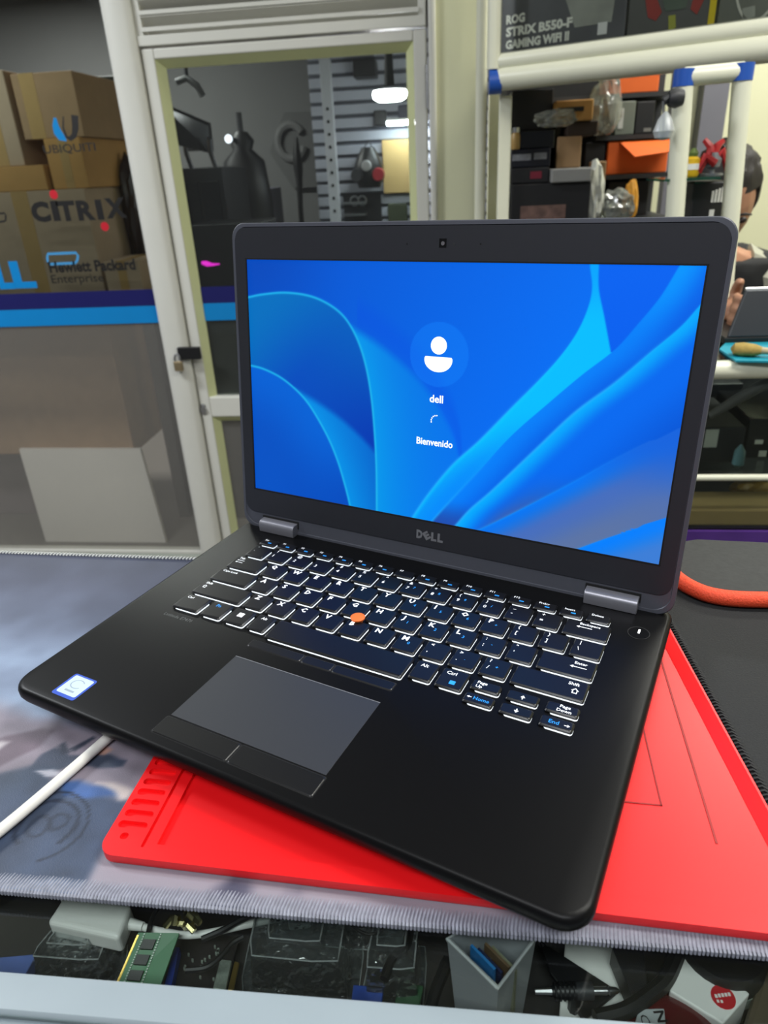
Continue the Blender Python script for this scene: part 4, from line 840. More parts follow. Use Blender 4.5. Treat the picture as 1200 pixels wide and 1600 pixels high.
# audio plug
ap = thing('audio_plug', 'black audio jack plug with silver tip lying by cup', 'plug', tuple(o3(905, 1547, ZS)))
zp = ZS + .026
def ax(u): return o3(u, 1549 - (u - 865) * .01, zp)
MB().tube([ax(862), ax(872), ax(880), ax(900)], [.0022, .0030, .0034, .0036], 14).build('ridged_sleeve', M_black, ap, smooth=True)
q = MB()
for k in range(5): q.tube([ax(866 + k * 7), ax(868.5 + k * 7)], .0040, 12)
q.build('grip_ring', M_black, ap)
MB().tube([ax(900), ax(926)], .0037, 14).build('barrel', M_dark, ap, smooth=True)
MB().tube([ax(926), ax(948), ax(949), ax(952), ax(964), ax(968)], [.0018, .0018, .0012, .0019, .0014, .0004], 12).build('silver_tip', M_steel, ap, smooth=True)
MB().tube([ax(862), ax(845), ax(836)], [.0016, .0013, .0012], 8).build('wire', M_steel, ap, smooth=True)
MB().tube([Vector((ax(900).x, ax(900).y, ZS)), Vector((ax(900).x, ax(900).y, zp))], .003, 8).build('stand_off', M_black, ap)
# red mouse with grey label plate
ms = thing('red_gadget', 'dark red glossy rounded gadget with pale label near counter rail', 'gadget', tuple(o3(1050, 1590, ZS + .026)))
c = o3(1052, 1594, ZS + .026); q = MB(); rings = []
for k in range(9):
    a = k / 8 * PI / 2; rings.append([(c.x + .0265 * math.cos(a) ** .6 * math.cos(t), c.y + .018 * math.cos(a) ** .6 * math.sin(t), ZS + .0005 + .028 * math.sin(a)) for t in np.linspace(0, 2 * PI, 28)[:-1]])
q.loft(rings).build('shell', mat('dark_red_gloss', (84, 18, 24), .25, 0, .1, 40, coat=.2), ms, smooth=True)
lab_ = quad_slab([(990, 1606), (1042, 1616), (1038, 1575), (998, 1576)], ZS + .0305, .002); MB().loft(lab_).build('label_plate', mat('pale_grey_label', (176, 182, 184), .5, 0, .06, 60), ms, bevel=.0006)
q = MB(); o_ = o3(1020, 1580, ZS + .0308); text_into(q, 'N', (o_.x, o_.y, ZS + .0308), (0.25, -1, 0), (1, 0.15, 0), width=.0046, height=.0046, bold=.02); o_ = o3(998, 1586, ZS + .0308); text_into(q, 'C', (o_.x, o_.y, ZS + .0308), (0.25, -1, 0), (1, 0.15, 0), width=.0040, height=.0036, bold=.0)
q.build('label_lettering', M_black, ms)
# retail boxes at the right
wb = thing('white_retail_box', 'white retail box with round red badge under glass', 'box', tuple(o3(1130, 1550, ZS)))
r = quad_slab([(1046, 1548), (1130, 1600), (1172, 1552), (1075, 1480)], ZS + .030, .029); MB().loft(r).build('carton', M_white, wb, bevel=.0008)
c = o3(1130, 1558, ZS + .0302); MB().lathe([(.0052, 0), (.0052, .0003)], (c.x, c.y, ZS + .0300), 24).build('red_badge', mat('badge_red', (190, 34, 44), .4, 0, .05, 60), wb)
q = MB()
for k in range(5): q.span((c.x - .0036 + k * .0015, c.y - .0006 + k * .0003, ZS + .0303), (c.x - .0025 + k * .0015, c.y + .0009 + k * .0003, ZS + .0305))
for k in range(2): q.span((c.x - .0034 + k * .0016, c.y - .0026, ZS + .0303), (c.x - .0024 + k * .0016, c.y - .0014, ZS + .0305))
q.build('badge_marks', M_white, wb)
kb = thing('dark_spool', 'dark round spool with grey band behind white retail box', 'spool', tuple(o3(1110, 1500, ZS)))
c = o3(1122, 1500, ZS + .02)
MB().lathe([(.019, 0), (.020, .004), (.020, .030), (.018, .033)], (c.x, c.y, ZS + .0005), 28).build('drum', M_black, kb, smooth=True); MB().lathe([(.0203, .014), (.0203, .021)], (c.x, c.y, ZS + .0005), 28).build('grey_band', M_solder, kb)
gb = tag(MB().loft(quad_slab([(1160, 1610), (1240, 1610), (1240, 1500), (1190, 1510)], ZS + .024, .023)).build('brown_parcel', mat('murky_brown_wrap', (86, 76, 60), .5, 0, .4, 60, .3), bevel=.003), 'murky brown wrapped parcel at the right edge of counter', 'parcel')

# ================================================================ things behind the window and the glazed door
def pbox(u0, v0, u1, v1, Y, depth):
    """extents of an upright box whose front face (at y = Y) fills the given window"""
    um, vm = (u0 + u1) / 2, (v0 + v1) / 2
    return at(u0, vm, Y)[0], at(u1, vm, Y)[0], at(um, v1, Y)[2], at(um, v0, Y)[2], Y, Y + depth
def carton(name, label, px, Y, depth, m, tape=None, group=None, cat='box', z0=None, patch=None, bevel=0.003, flap=False):
    x0, x1, zb, zt, y0, y1 = pbox(*px, Y, depth)
    if z0 is not None: zb = z0
    t = thing(name, label, cat, ((x0 + x1) / 2, (y0 + y1) / 2, zb), group=group)
    MB().span((x0, y0, zb), (x1, y1, zt)).build('box_body', m, t, bevel=bevel)
    if tape:
        xm = x0 + (x1 - x0) * (tape if isinstance(tape, float) else .5); wt = min(.03, (x1 - x0) * .12)
        MB().span((xm - wt, y0 - .0008, zb + .001), (xm + wt, y0 + .0005, zt + .0006)).build('tape', M_tape, t)
        MB().span((xm - wt, y0, zt - .0002), (xm + wt, y1 - .002, zt + .0008)).build('tape', M_tape, t)
    if flap:
        MB().add([(x0, y0, zt), (x1, y0, zt), (x1 - .005, y0 - .05, zt + .05), (x0 + .005, y0 - .05, zt + .05), (x0, y0 + .003, zt), (x1, y0 + .003, zt), (x1 - .005, y0 - .047, zt + .052), (x0 + .005, y0 - .047, zt + .052)], [(0, 1, 2, 3), (7, 6, 5, 4), (0, 4, 5, 1), (1, 5, 6, 2), (2, 6, 7, 3), (3, 7, 4, 0)]).build('flap', m, t)
    if patch:
        for (a0, b0, a1, b1, pm) in patch:
            MB().span((x0 + (x1 - x0) * a0, y0 - .0012, zt + (zb - zt) * b1), (x0 + (x1 - x0) * a1, y0 - .0002, zt + (zb - zt) * b0)).build('printed_patch', pm, t)
    return t, (x0, x1, zb, zt, y0, y1)
def crumple(name, label, cat, c, size, m, seed=0, group=None, sub=3, amp=.25, fr=6.0):
    """crumpled bag: a displaced ball, flat below"""
    import bmesh
    bm_ = bmesh.new(); bmesh.ops.create_icosphere(bm_, subdivisions=sub, radius=1.0); o3_ = Vector((seed * 3.1, seed * 1.7, seed))
    for q in bm_.verts:
        n = noise.fractal(q.co * fr * .35 + o3_, 1.0, 2.2, 4); f = 1 + amp * n
        q.co = Vector((q.co.x * f * size[0], q.co.y * f * size[1], max(-.9, q.co.z * f) * size[2]))
    me = bpy.data.meshes.new(name); bm_.to_mesh(me); bm_.free(); me.materials.append(m)
    z0 = min(q.co.z for q in me.vertices)
    for q in me.vertices: q.co.z -= z0
    o = link(name, me, None, (c[0], c[1], c[2])); return tag(o, label, cat, group)

# --- stock room shelf behind the window, cartons on it
tb = thing('stock_table', 'long stock room bench behind the window carrying cartons', 'bench', (-1.9, 2.75, 0))
zt_b = at(100, 470, 2.42)[2]
MB().span((-2.95, 2.40, zt_b - .03), (-1.22, 3.30, zt_b)).build('bench_top', M_dark, tb)
for x in (-2.9, -1.28):
    for y in (2.75, 3.22): MB().span((x, y, 0), (x + .05, y + .05, zt_b - .03)).build('leg', M_dark, tb)
GB = 'cartons behind the window'
M_or = mat('ochre_cardboard', (186, 140, 80), .8, 0, .1, 18)
t, e1 = carton('carton', 'wide pale carton low behind the window lettering', (-110, 300, 150, 470), 2.50, .40, M_card2, .62, GB, z0=zt_b)
t, e2 = carton('carton', 'ochre banded carton behind the window left of blue swoosh', (-110, 262, 72, 300), 2.50, .40, M_or, None, GB, z0=e1[3] + .0005)
t, e3 = carton('carton', 'ochre carton directly behind window lettering in the middle row', (76, 215, 132, 300), 2.52, .36, M_or, .5, GB, z0=e1[3] + .0005)
t, e4 = carton('carton', 'taped pale carton at the far left of top row', (-110, 112, 22, 262), 2.52, .36, M_card2, .72, GB, z0=e2[3] + .0005)
t, e5 = carton('carton', 'brown carton at top of stack behind blue swoosh', (26, 112, 122, 215), 2.53, .34, M_card, .25, GB, z0=e3[3] + .0005)
t, e6 = carton('carton', 'small pale carton low beside the white door post', (166, 408, 222, 470), 2.46, .22, M_card2, .5, GB, z0=zt_b)
M_blackbag = mat('shiny_dark_bag', (62, 50, 48), .22, 0, .3, 10, .6)
c = at(188, 300, 2.80) + np.array([.05, 0, 0]); crumple('black_bag', 'tall shiny dark plastic bag behind the white door post', 'bag', (c[0], 2.80, zt_b + .001), (.052, .07, .24), M_blackbag, 3)
t, e7 = carton('dark_box', 'dark purple box standing behind the black plastic bag', (136, 165, 215, 470), 3.02, .22, mat('dark_purple_box', (58, 42, 58), .6, 0, .3, 14), None, None, z0=zt_b)
carton('dark_box', 'dark green box on top of the purple box', (140, 118, 222, 165), 3.02, .2, mat('dark_green_box', (26, 42, 38), .5, 0, .2, 14), None, None, z0=e7[3] + .0005)
# lower level: cardboard carton on a grey one, white board leaning
t, l1 = carton('carton', 'low mauve-grey carton on the floor behind the grey film', (-160, 690, 120, 745), 2.78, .40, mat('mauve_card', (132, 122, 124), .8, 0, .1, 12), None, GB, z0=0.0)
carton('carton', 'big brown carton behind the grey lower window film', (-160, 500, 186, 690), 2.62, .5, M_card, None, GB, z0=l1[3] + .0005)
lb = MB(); a = [at(u, v, Y) for u, v, Y in ((42, 694, 2.66), (228, 694, 2.66))]
b0, b1 = at(84, 872, 2.52), at(268, 872, 2.52)
pts = [(b0[0], 2.50, .003), (b1[0], 2.50, .003), (a[1][0], 2.60, a[1][2]), (a[0][0], 2.60, a[0][2])]
lb.add(pts + [(p[0], p[1] + .018, p[2]) for p in pts], [(0, 1, 2, 3), (7, 6, 5, 4), (0, 4, 5, 1), (1, 5, 6, 2), (2, 6, 7, 3), (3, 7, 4, 0)]).build('white_board', mat('white_board', (232, 228, 222), .6, 0, .03, 10))
tag(bpy.data.objects['white_board'], 'plain white board leaning on carton behind the lower window', 'board')

# --- dim room behind the door
M_slat = mat('pale_slat_panel', (172, 176, 188), .6, 0, .05, 8)
YS = 3.70
sw = tag(bpy.data.objects.new('wall_slatted', None), kind='structure'); COL.objects.link(sw); WM[sw.name] = Matrix()
sx0, sx1 = at(492, 250, YS)[0], 0.55
MB().span((sx0, YS + .016, .2), (sx1, YS + .03, 2.30)).build('backing', mat('slat_groove', (92, 94, 104), .8, 0, .1, 10), sw)
zsl = at(540, 343, YS)[2]; pitch = at(540, 262, YS)[2] - at(540, 282, YS)[2]
for k in range(-3, 14): MB().span((sx0, YS, zsl + k * pitch + .008), (sx1, YS + .016, zsl + (k + 1) * pitch - .008)).build('slat', M_slat, sw, bevel=.002)
up = thing('perforated_upright', 'pale perforated upright in front of slatted wall', 'upright', tuple(at(520, 340, 3.5) * [1, 1, 0]))
xu0, xu1 = at(508, 230, 3.5)[0], at(524, 230, 3.5)[0]
MB().span((xu0, 3.50, 0), (xu1, 3.54, 2.25)).build('post', mat('pale_upright', (190, 192, 200), .5, 0, .05, 10), up, bevel=.003)
for k in range(11):
    z = at(516, 170 + k * 20, 3.5)[2]; MB().lathe([(.007, 0), (.007, .002)], ((xu0 + xu1) / 2, 3.4995, z), 10, axis='Y').build('hole', M_black, up)
yb_ = YS - .003
def hang(name, label, cat, px, Y, depth, m, **k): x0, x1, zb, zt, y0, y1 = pbox(*px, Y, depth); o = MB().span((x0, y0, zb), (x1, y1, zt)).build(name, m, bevel=.004); return tag(o, label, cat)
hang('notice_board', 'yellow ochre board hung on the slatted wall', 'board', (598, 218, 642, 302), YS - .022, .019, mat('ochre_board', (200, 170, 112), .7, 0, .05, 8))
hang('speaker_box', 'black loudspeaker box high on the slatted wall', 'speaker', (551, 92, 586, 120), YS - .12, .117, M_black)
hang('dark_box', 'small black box on slatted wall below round lamp', 'box', (584, 172, 603, 196), YS - .06, .057, M_black)
hang('dark_box', 'narrow navy box on slatted wall beside door edge', 'box', (622, 164, 642, 190), YS - .06, .057, mat('navy_box', (30, 34, 60), .5, 0, .1, 10))
# black display rack with metal brackets
bk = thing('display_rack', 'black display rack with grey brackets on slatted wall', 'rack', tuple(at(562, 345, YS - .1)))
x0, x1, zb, zt, y0, y1 = pbox(533, 304, 593, 352, YS - .10, .097)
MB().span((x0, y1 - .01, zb), (x1, y1, zt)).build('back_panel', M_black, bk)
for f in (.3, .68, .98):
    z = zt + (zb - zt) * f; MB().span((x0, y0, z), (x1 - .07, y1 - .01, z + .008)).build('rack_shelf', M_steel, bk)
for f in (.35, .55): MB().tube([(x0 + (x1 - x0) * f + .02 * math.cos(a), y0 + .02, zt + (zb - zt) * .2 + .02 * math.sin(a)) for a in np.linspace(0, 2 * PI, 14)], .004, 6).build('ring_bracket', M_steel, bk)
hang('green_pack', 'dark green hanging pack low on slatted wall', 'pack', (606, 318, 636, 352), YS - .05, .047, mat('green_pack', (62, 70, 48), .5, 0, .4, 16))
# respirator
rp = thing('respirator', 'black and red respirator mask hanging on slatted wall', 'mask', tuple(at(576, 285, YS - .1)))
c = at(576, 262, YS - .07)
rings = []
for k in range(9):
    t = k / 8; z = c[2] + .085 - t * .17; rr_ = .010 + .058 * math.sin(PI * min(1, t * .62 + .12)) ** 1.1; rings.append([(c[0] + rr_ * math.cos(a), c[1] - rr_ * .9 * max(0, -math.sin(a)) + .06 * max(0, math.sin(a)), z) for a in np.linspace(0, 2 * PI, 19)[:-1]])
MB().loft(rings).build('face_piece', M_black, rp, smooth=True)
for s in (-1, 1): MB().lathe([(.026, -.012), (.030, 0), (.026, .014)], (c[0] + s * .05, c[1] - .050, c[2] - .030), 18, axis='Y').build('filter', mat('red_filter', (150, 34, 44), .5, 0, .1, 20) if s > 0 else M_dark, rp, smooth=True)
MB().lathe([(.020, -.01), (.024, 0), (.02, .012)], (c[0] - .004, c[1] - .055, c[2] + .008), 18, axis='Y').build('valve', mat('grey_valve', (160, 160, 160), .4, 0, .1, 20), rp, smooth=True)
MB().tube([(c[0] - .04, c[1], c[2] + .05), (c[0], c[1] + .04, c[2] + .115), (c[0] + .04, c[1], c[2] + .05)], .004, 6).build('strap', M_black, rp)
# lamps of that room
lp = thing('round_lamp', 'glowing round ceiling lamp seen through the glass door', 'lamp', tuple(at(610, 148, 3.25)))
c = at(609, 147, 3.25)
M_lamp = mat('lit_diffuser', (255, 255, 255), .5, emit=(255, 255, 255), estr=45.0)
MB().lathe([(.002, -.026), (.05, -.024), (.066, -.014), (.070, .0), (.066, .012)], (c[0], c[1], c[2]), 28).build('diffuser', M_lamp, lp, smooth=True)
MB().lathe([(.060, .012), (.060, .020), (.02, .03), (.012, .26)], (c[0], c[1], c[2]), 20).build('mount', M_dark, lp, smooth=True)
MB().tube([(c[0], c[1], c[2] + .2), (c[0], c[1], 2.319)], .008, 8).build('drop_rod', M_dark, lp)
tl = thing('strip_lamp', 'short strip lamp above ochre board in the back room', 'lamp', tuple(at(628, 196, YS - .12)))
c = at(626, 192, YS - .11)
MB().span((c[0] - .06, c[1] - .03, c[2] - .008), (c[0] + .12, c[1] + .03, c[2] + .008)).build('diffuser', mat('lit_strip', (255, 255, 255), .5, emit=(240, 250, 255), estr=40.0), tl)
MB().span((c[0] - .06, c[1] - .03, c[2] + .008), (c[0] + .12, YS, c[2] + .016)).build('bracket', M_white, tl)
# hexagonal acoustic panel with a long black instrument case hanging in front
hx = thing('hexagon_panel', 'grey hexagonal wall panel with ring in the dim room', 'panel', tuple(at(455, 290, 4.36)))
M_hex = mat('mid_grey_panel', (96, 96, 96), .8, 0, .05, 10)
P = [at(u, v, 4.37) for u, v in ((444, 175), (500, 174), (520, 232), (500, 292), (458, 294), (421, 238))]
MB().loft([[(p[0], y, p[2]) for p in P] for y in (4.398, 4.37)]).build('panel_board', M_hex, hx)
cx = at(455, 222, 4.36); MB().tube([(cx[0] + .075 * math.cos(a), 4.365, cx[2] + .085 * math.sin(a)) for a in np.linspace(.6, 2 * PI - .3, 24)], .022, 8).build('panel_ring', M_backwall, hx, smooth=True)
gc = thing('instrument_case', 'slim black instrument case standing before the hexagonal panel', 'case', tuple(at(465, 340, 4.2) * [1, 1, 0]))
P = [(at(463, 215, 4.2), .012), (at(464, 240, 4.2), .03), (at(466, 262, 4.2), .038), (at(468, 285, 4.2), .024), (at(470, 330, 4.2), .02)]
pts = [p[0] for p in P]; xb = pts[-1][0]
MB().tube([tuple(p) for p in pts] + [(xb, 4.2, .02)], [p[1] for p in P] + [.04], 12, flat=.7).build('case_body', M_black, gc, smooth=True); MB().lathe([(.10, 0), (.10, .02)], (xb, 4.2, 0.0), 20).build('foot', M_black, gc)
# black shelving and monitors on the left of the room
bs = thing('black_cabinet', 'tall black cabinet standing left in the dim back room', 'cabinet', tuple(at(318, 340, 3.0) * [1, 1, 0]))
x0, x1, zb, zt, y0, y1 = pbox(276, 262, 352, 345, 3.05, .35)
MB().span((x0, y0, 0), (x1, y1, zt)).build('cabinet_body', M_black, bs, bevel=.004)
for s in (.1, .52): MB().span((x0 + (x1 - x0) * s, y0 - .012, .1), (x0 + (x1 - x0) * (s + .38), y0, zt - .05)).build('cabinet_door', M_blackgloss, bs, bevel=.003)
bz = thing('angled_monitor', 'dark angled monitor above black cabinet in back room', 'monitor', ((x0 + x1) / 2, 3.2, zt))
z1 = zt + .0005
pm = [at(258, 168, 2.95), at(258, 222, 2.95), at(330, 240, 3.15), at(325, 196, 3.15)]
MB().add([tuple(p) for p in pm] + [tuple(p + np.array([0, .04, .01])) for p in pm], [(0, 1, 2, 3), (7, 6, 5, 4), (0, 4, 5, 1), (1, 5, 6, 2), (2, 6, 7, 3), (3, 7, 4, 0)]).build('screen', M_blackgloss, bz)
for s in (.2, .7):
    xm = x0 + (x1 - x0) * s; MB().tube([(xm, 3.16, z1), (xm, 3.12, z1 + .06), (xm + .01, 3.10, at(300, 226, 3.1)[2] + .02)], .010, 8).build('stand_leg', M_steel, bz, smooth=True)
MB().tube([(x0 + (x1 - x0) * .2, 3.14, z1 + .07), (x0 + (x1 - x0) * .7, 3.14, z1 + .07)], .008, 8).build('stand_bar', M_steel, bz)
ck = thing('coat_stand', 'dark coat stand hung with black jacket in back room', 'coat stand', tuple(at(376, 206, 3.65) * [1, 1, 0]))
YC = 3.65; c0 = at(376, 206, YC)
rings = []
for f, rx, ry in ((0, .03, .03), (.06, .06, .05), (.12, .045, .05), (.2, .10, .07), (.5, .12, .08), (.8, .115, .08), (1.0, .10, .07)):
    z = c0[2] - f * .62; rings.append([(c0[0] + rx * math.cos(a), YC + ry * math.sin(a), z) for a in np.linspace(0, 2 * PI, 17)[:-1]])
MB().loft(rings[::-1]).build('jacket', M_black, ck, smooth=True); MB().tube([(c0[0], YC, 0.02), (c0[0], YC, c0[2] + .08)], .014, 10).build('pole', M_dark, ck); MB().lathe([(.16, 0), (.15, .02), (.02, .03)], (c0[0], YC, 0), 20).build('foot', M_dark, ck)
cl = at(357, 217, YC - .1); MB().lathe([(.004, -.02), (.014, -.012), (.018, 0)], (cl[0], YC - .1, cl[2]), 14, axis='Y').build('lamp_glint', mat('lit_spot', (255, 255, 255), .5, emit=(235, 240, 255), estr=3.0), ck, smooth=True); MB().tube([(cl[0], YC - .095, cl[2]), (c0[0], YC, cl[2] - .01)], .010, 8).build('spot_arm', M_dark, ck)
t, _e = carton('pale_box', 'pale grey upright box low in the dim back room', (388, 295, 430, 520), 3.9, .3, mat('lilac_grey_box', (146, 146, 166), .6, 0, .04, 10), z0=0.0)
rk = thing('hanging_racket', 'grey oval racket leaning on the pale upright box', 'racket', tuple(at(401, 345, 3.84)))
c = at(401, 330, 3.85); MB().tube([(c[0] + .036 * math.cos(a), 3.86, c[2] + .052 * math.sin(a)) for a in np.linspace(0, 2 * PI, 25)], .007, 8).build('hoop', M_dark, rk, smooth=True)
MB().lathe([(.034, 0), (.034, .004)], (c[0], 3.862, c[2]), 20, axis='Y').build('string_bed', mat('grey_mesh', (104, 106, 110), .7, 0, .3, 200), rk); MB().tube([(c[0], 3.86, c[2] + .05), (c[0] - .012, 3.85, c[2] + .18)], .009, 8).build('handle', M_black, rk)
# ceiling duct and magenta-lit computer
du = thing('pipe_bracket', 'grey angled pipe bracket near ceiling of back room', 'pipe', tuple(at(295, 118, 3.4)))
P = [at(u, v, 3.4) for u, v in ((276, 128), (292, 122), (308, 134), (317, 150))]
MB().tube([tuple(p) for p in P], .014, 10).build('pipe', mat('mid_grey_pipe', (110, 112, 112), .5, 0, .05, 10), du, smooth=True); MB().tube([tuple(P[1]), (P[1][0], 3.4, 2.319)], .010, 8).build('hanger', M_dark, du)
pc = thing('computer_tower', 'black computer with magenta lights behind the glass door', 'computer', tuple(at(335, 440, 2.7) * [1, 1, 0]))
x0, x1, zb, zt, y0, y1 = pbox(302, 350, 372, 450, 2.72, .25)
MB().span((x0, y0, zb), (x1 + .1, y1, zt)).build('case', M_black, pc, bevel=.004); MB().span((x0, y0 + .02, 0), (x1 + .1, y1, zb)).build('stand', M_black, pc)
c = at(323, 412, 2.715); M_mag = mat('magenta_light', (230, 40, 200), .5, emit=(235, 40, 205), estr=1.6)
MB().tube([(c[0] - .018, 2.716, c[2] + .004), (c[0], 2.714, c[2]), (c[0] + .022, 2.714, c[2] - .004), (c[0] + .05, 2.714, c[2] - .003)], [.006, .010, .005, .002], 8).build('magenta_light', M_mag, pc, smooth=True)

# ================================================================ aluminium display cabinet on the right
GBX = 'boxes in the right-hand cabinet'
M_blue = mat('blue_corner_plastic', (34, 84, 176), .4, 0, .05, 30)
uc = thing('display_cabinet', 'cream aluminium wall cabinet of round tubes with blue corner joints', 'cabinet', (0.35, 1.8, 0))
YL, YR = 1.90, 1.62
pL = at(782, 124, YL); pR = at(1290, 66, YR - .05); zbeam = pL[2]
d_ = pR - pL
def bm_pt(s, dy=0.0, dz=0.0): p = pL + d_ * s; return Vector((p[0], p[1] + dy, p[2] + dz))
MB().tube([bm_pt(0), bm_pt(1)], .0235, 20).build('front_tube', M_alu2, uc, smooth=True)
MB().tube([bm_pt(0, 0, .034), bm_pt(1, 0, .034)], .016, 16, flat=1.1).build('glass_channel', M_alu2, uc, smooth=True)
q = bm_pt(0); MB().tube([q + Vector((-.026, 0, -.004)), q + Vector((.002, 0, -.004))], .0255, 16).build('corner_joint', M_blue, uc, smooth=True)
MB().tube([q + Vector((-.016, 0, .02)), q + Vector((-.016, 0, .60))], .016, 14).build('side_tube', M_alu2, uc, smooth=True)
xq = at(787, 250, 1.93)
MB().span((xq[0] - .014, 1.92, 0.0), (at(797, 250, 1.93)[0], 1.95, at(787, 150, 1.93)[2])).build('door_post', M_alu2, uc, bevel=.003)
# floor of the upper case (glass) and its back
zs = zbeam + .030
MB().add([tuple(bm_pt(0, 0, .026)), tuple(bm_pt(1, 0, .026)), tuple(bm_pt(1, .42, .026 + d_[2] * -0)), tuple(bm_pt(0, .42, .026))] + [tuple(bm_pt(0, 0, .034)), tuple(bm_pt(1, 0, .034)), tuple(bm_pt(1, .42, .034)), tuple(bm_pt(0, .42, .034))], [(3, 2, 1, 0), (4, 5, 6, 7), (0, 1, 5, 4), (1, 2, 6, 5), (2, 3, 7, 6), (3, 0, 4, 7)]).build('case_floor', M_alu2, uc)
MB().add([tuple(bm_pt(0, -.012, .05)), tuple(bm_pt(1, -.012, .05)), tuple(bm_pt(1, -.012, .60)), tuple(bm_pt(0, -.012, .60))], [(0, 1, 2, 3)]).build('case_glass', M_glass, uc)
# retail boxes standing in the upper case, parallel to the tube
ang = math.atan2(d_[1], d_[0])
def case_box(name, label, u0, u1, vtop, m, depth=.07, dy=.05, h=.30):
    def s_at(u):
        lo_, hi_ = 0.0, 1.0
        for _ in range(30):
            mid = (lo_ + hi_) / 2; p = bm_pt(mid, dy, .06); c_ = R2 @ (np.array(p) - CAM); uu = 600 + F * c_[0] / c_[2]
            if uu < u: lo_ = mid
            else: hi_ = mid
        return (lo_ + hi_) / 2
    a, b_ = bm_pt(s_at(u0), dy, .0345), bm_pt(s_at(u1), dy, .0345); base_ = (a + b_) / 2; wv = (b_ - a).length
    t = thing(name, label, 'box', tuple(base_), ang, group=GBX)
    MB().span((-wv / 2, 0, 0), (wv / 2, depth, h)).build('box_body', m, t, world=False, bevel=.002)
    return t, wv, h
t, wv, h = case_box('retail_box', 'grey-black motherboard box with pale block lettering in upper case', 776, 975, 0, mat('graphite_box', (92, 92, 94), .42, 0, .45, 10))
q = MB()
def bt(s, fx0, fx1, z, hh): text_into(q, s, (-wv / 2 + wv * fx0, -.0012, z), (1, 0, 0), (0, 0, 1), width=wv * (fx1 - fx0), height=hh, bold=.05)
bt('ROG', .05, .21, .076, .018); bt('STRIX B550-F', .05, .60, .052, .019); bt('GAMING WIFI II', .05, .58, .028, .018)
q.build('lettering', mat('pale_print', (240, 240, 228), .5, 0, .1, 60), t, world=False)
MB().span((wv * .30, -.0015, .030), (wv * .37, 0, .052)).build('white_label', M_white, t, world=False)
MB().add([(-wv * .02, -.001, .14), (wv * .12, -.001, .05), (wv * .40, -.001, .05), (wv * .48, -.001, .30), (wv * .1, -.001, .30)], [(0, 1, 2, 3, 4)]).build('painted_sheen', mat('grey_print', (158, 160, 150), .4, 0, .5, 14), t, world=False)  # paler patch, the grey reflection of the case glass put into its colour
t, wv, h = case_box('retail_box', 'black box with red shapes and yellow edge in upper case', 979, 1116, 0, mat('charcoal_box', (96, 96, 92), .4, 0, .3, 12))
M_redp = mat('dull_red_print', (158, 62, 54), .45, 0, .2, 20)
def patchp(P, m, nm='printed_patch'): MB().add([(wv * (x - .5), -.0012, z * .55) for x, z in P], [tuple(range(len(P)))]).build(nm, m, t, world=False)
patchp([(.18, .30), (.32, .30), (.30, .16), (.40, .10), (.34, .075), (.24, .09), (.17, .17)], M_redp); patchp([(.74, .30), (.90, .30), (.88, .13), (.80, .075), (.72, .095), (.76, .16)], M_redp); patchp([(.42, .30), (.68, .30), (.66, .16), (.44, .16)], M_redp)
patchp([(.36, .165), (.72, .165), (.66, .10), (.44, .10)], mat('grey_green_print', (92, 104, 90), .5, 0, .2, 20)); patchp([(.48, .085), (.56, .085), (.58, .045), (.50, .035)], mat('lime_print', (168, 170, 70), .5, 0, .2, 20))
MB().span((wv * .5 - .012, -.002, 0), (wv * .5, .0, .30)).build('yellow_edge', mat('yellow_edge', (226, 200, 30), .45, 0, .05, 20), t, world=False)
t, wv, h = case_box('retail_box', 'dark box printed with pale ring at right of upper case', 1120, 1262, 0, mat('dark_olive_box', (112, 114, 104), .4, 0, .3, 12))
q = MB(); n = 36
for k in range(n):
    a, e = 2 * PI * k / n, 2 * PI * (k + 1) / n
    q.add([(-.01 + rx * math.cos(w_), -.0012, .105 + rz_ * math.sin(w_)) for rx, rz_, w_ in ((.046, .090, a), (.046, .090, e), (.0415, .0845, e), (.0415, .0845, a))], [(0, 1, 2, 3)])
q.build('pale_ring', mat('pale_ring_print', (196, 196, 184), .5, 0, .05, 20), t, world=False)
patchp([(.28, .075), (.42, .078), (.44, .045), (.30, .04)], mat('grey_print', (104, 106, 102)))

# --- frame standing on the second counter (two leaning posts)
fr_ = thing('shelf_frame', 'cream tube frame with blue joints standing before the person', 'shelf', (0.42, 1.45, 0))
YF = 1.45; ZT2 = at(1160, 577, 1.15)[2] + .016
def post(u0, v0, u1, v1, r, nm):
    a, b_ = at(u0, v0, YF), at(u1, v1, YF); zc = ZT2 + .0003; s = (a[2] - zc) / (a[2] - b_[2]); e = a + (b_ - a) * s
    MB().tube([tuple(a), tuple(e)], r, 18).build(nm, M_alu2, fr_, smooth=True); return a, e
rA = 12.5 * YF / F; 
a1, b1 = post(1068, 125, 1054, 341, rA, 'post'); a2, b2 = post(1160, 116, 1141, 341, rA * .95, 'post')
for a in (a1, a2): MB().tube([(a[0], a[1], a[2] - .010), (a[0], a[1], a[2] + .016)], rA * 1.06, 16).build('corner_joint', M_blue, fr_, smooth=True)
MB().tube([(a1[0], YF, a1[2] + .004), (a2[0], YF, a2[2] + .004)], rA * .9, 16).build('top_tube', M_alu2, fr_, smooth=True)
zsh = at(1100, 277, YF)[2]
MB().span((a1[0] - .016, YF - .008, zsh - .004), (a2[0] - .012, YF + .12, zsh)).build('glass_shelf', glassmat('green_edge_glass', (150, 205, 185), 1.0, .2, (60, 120, 100)), fr_)
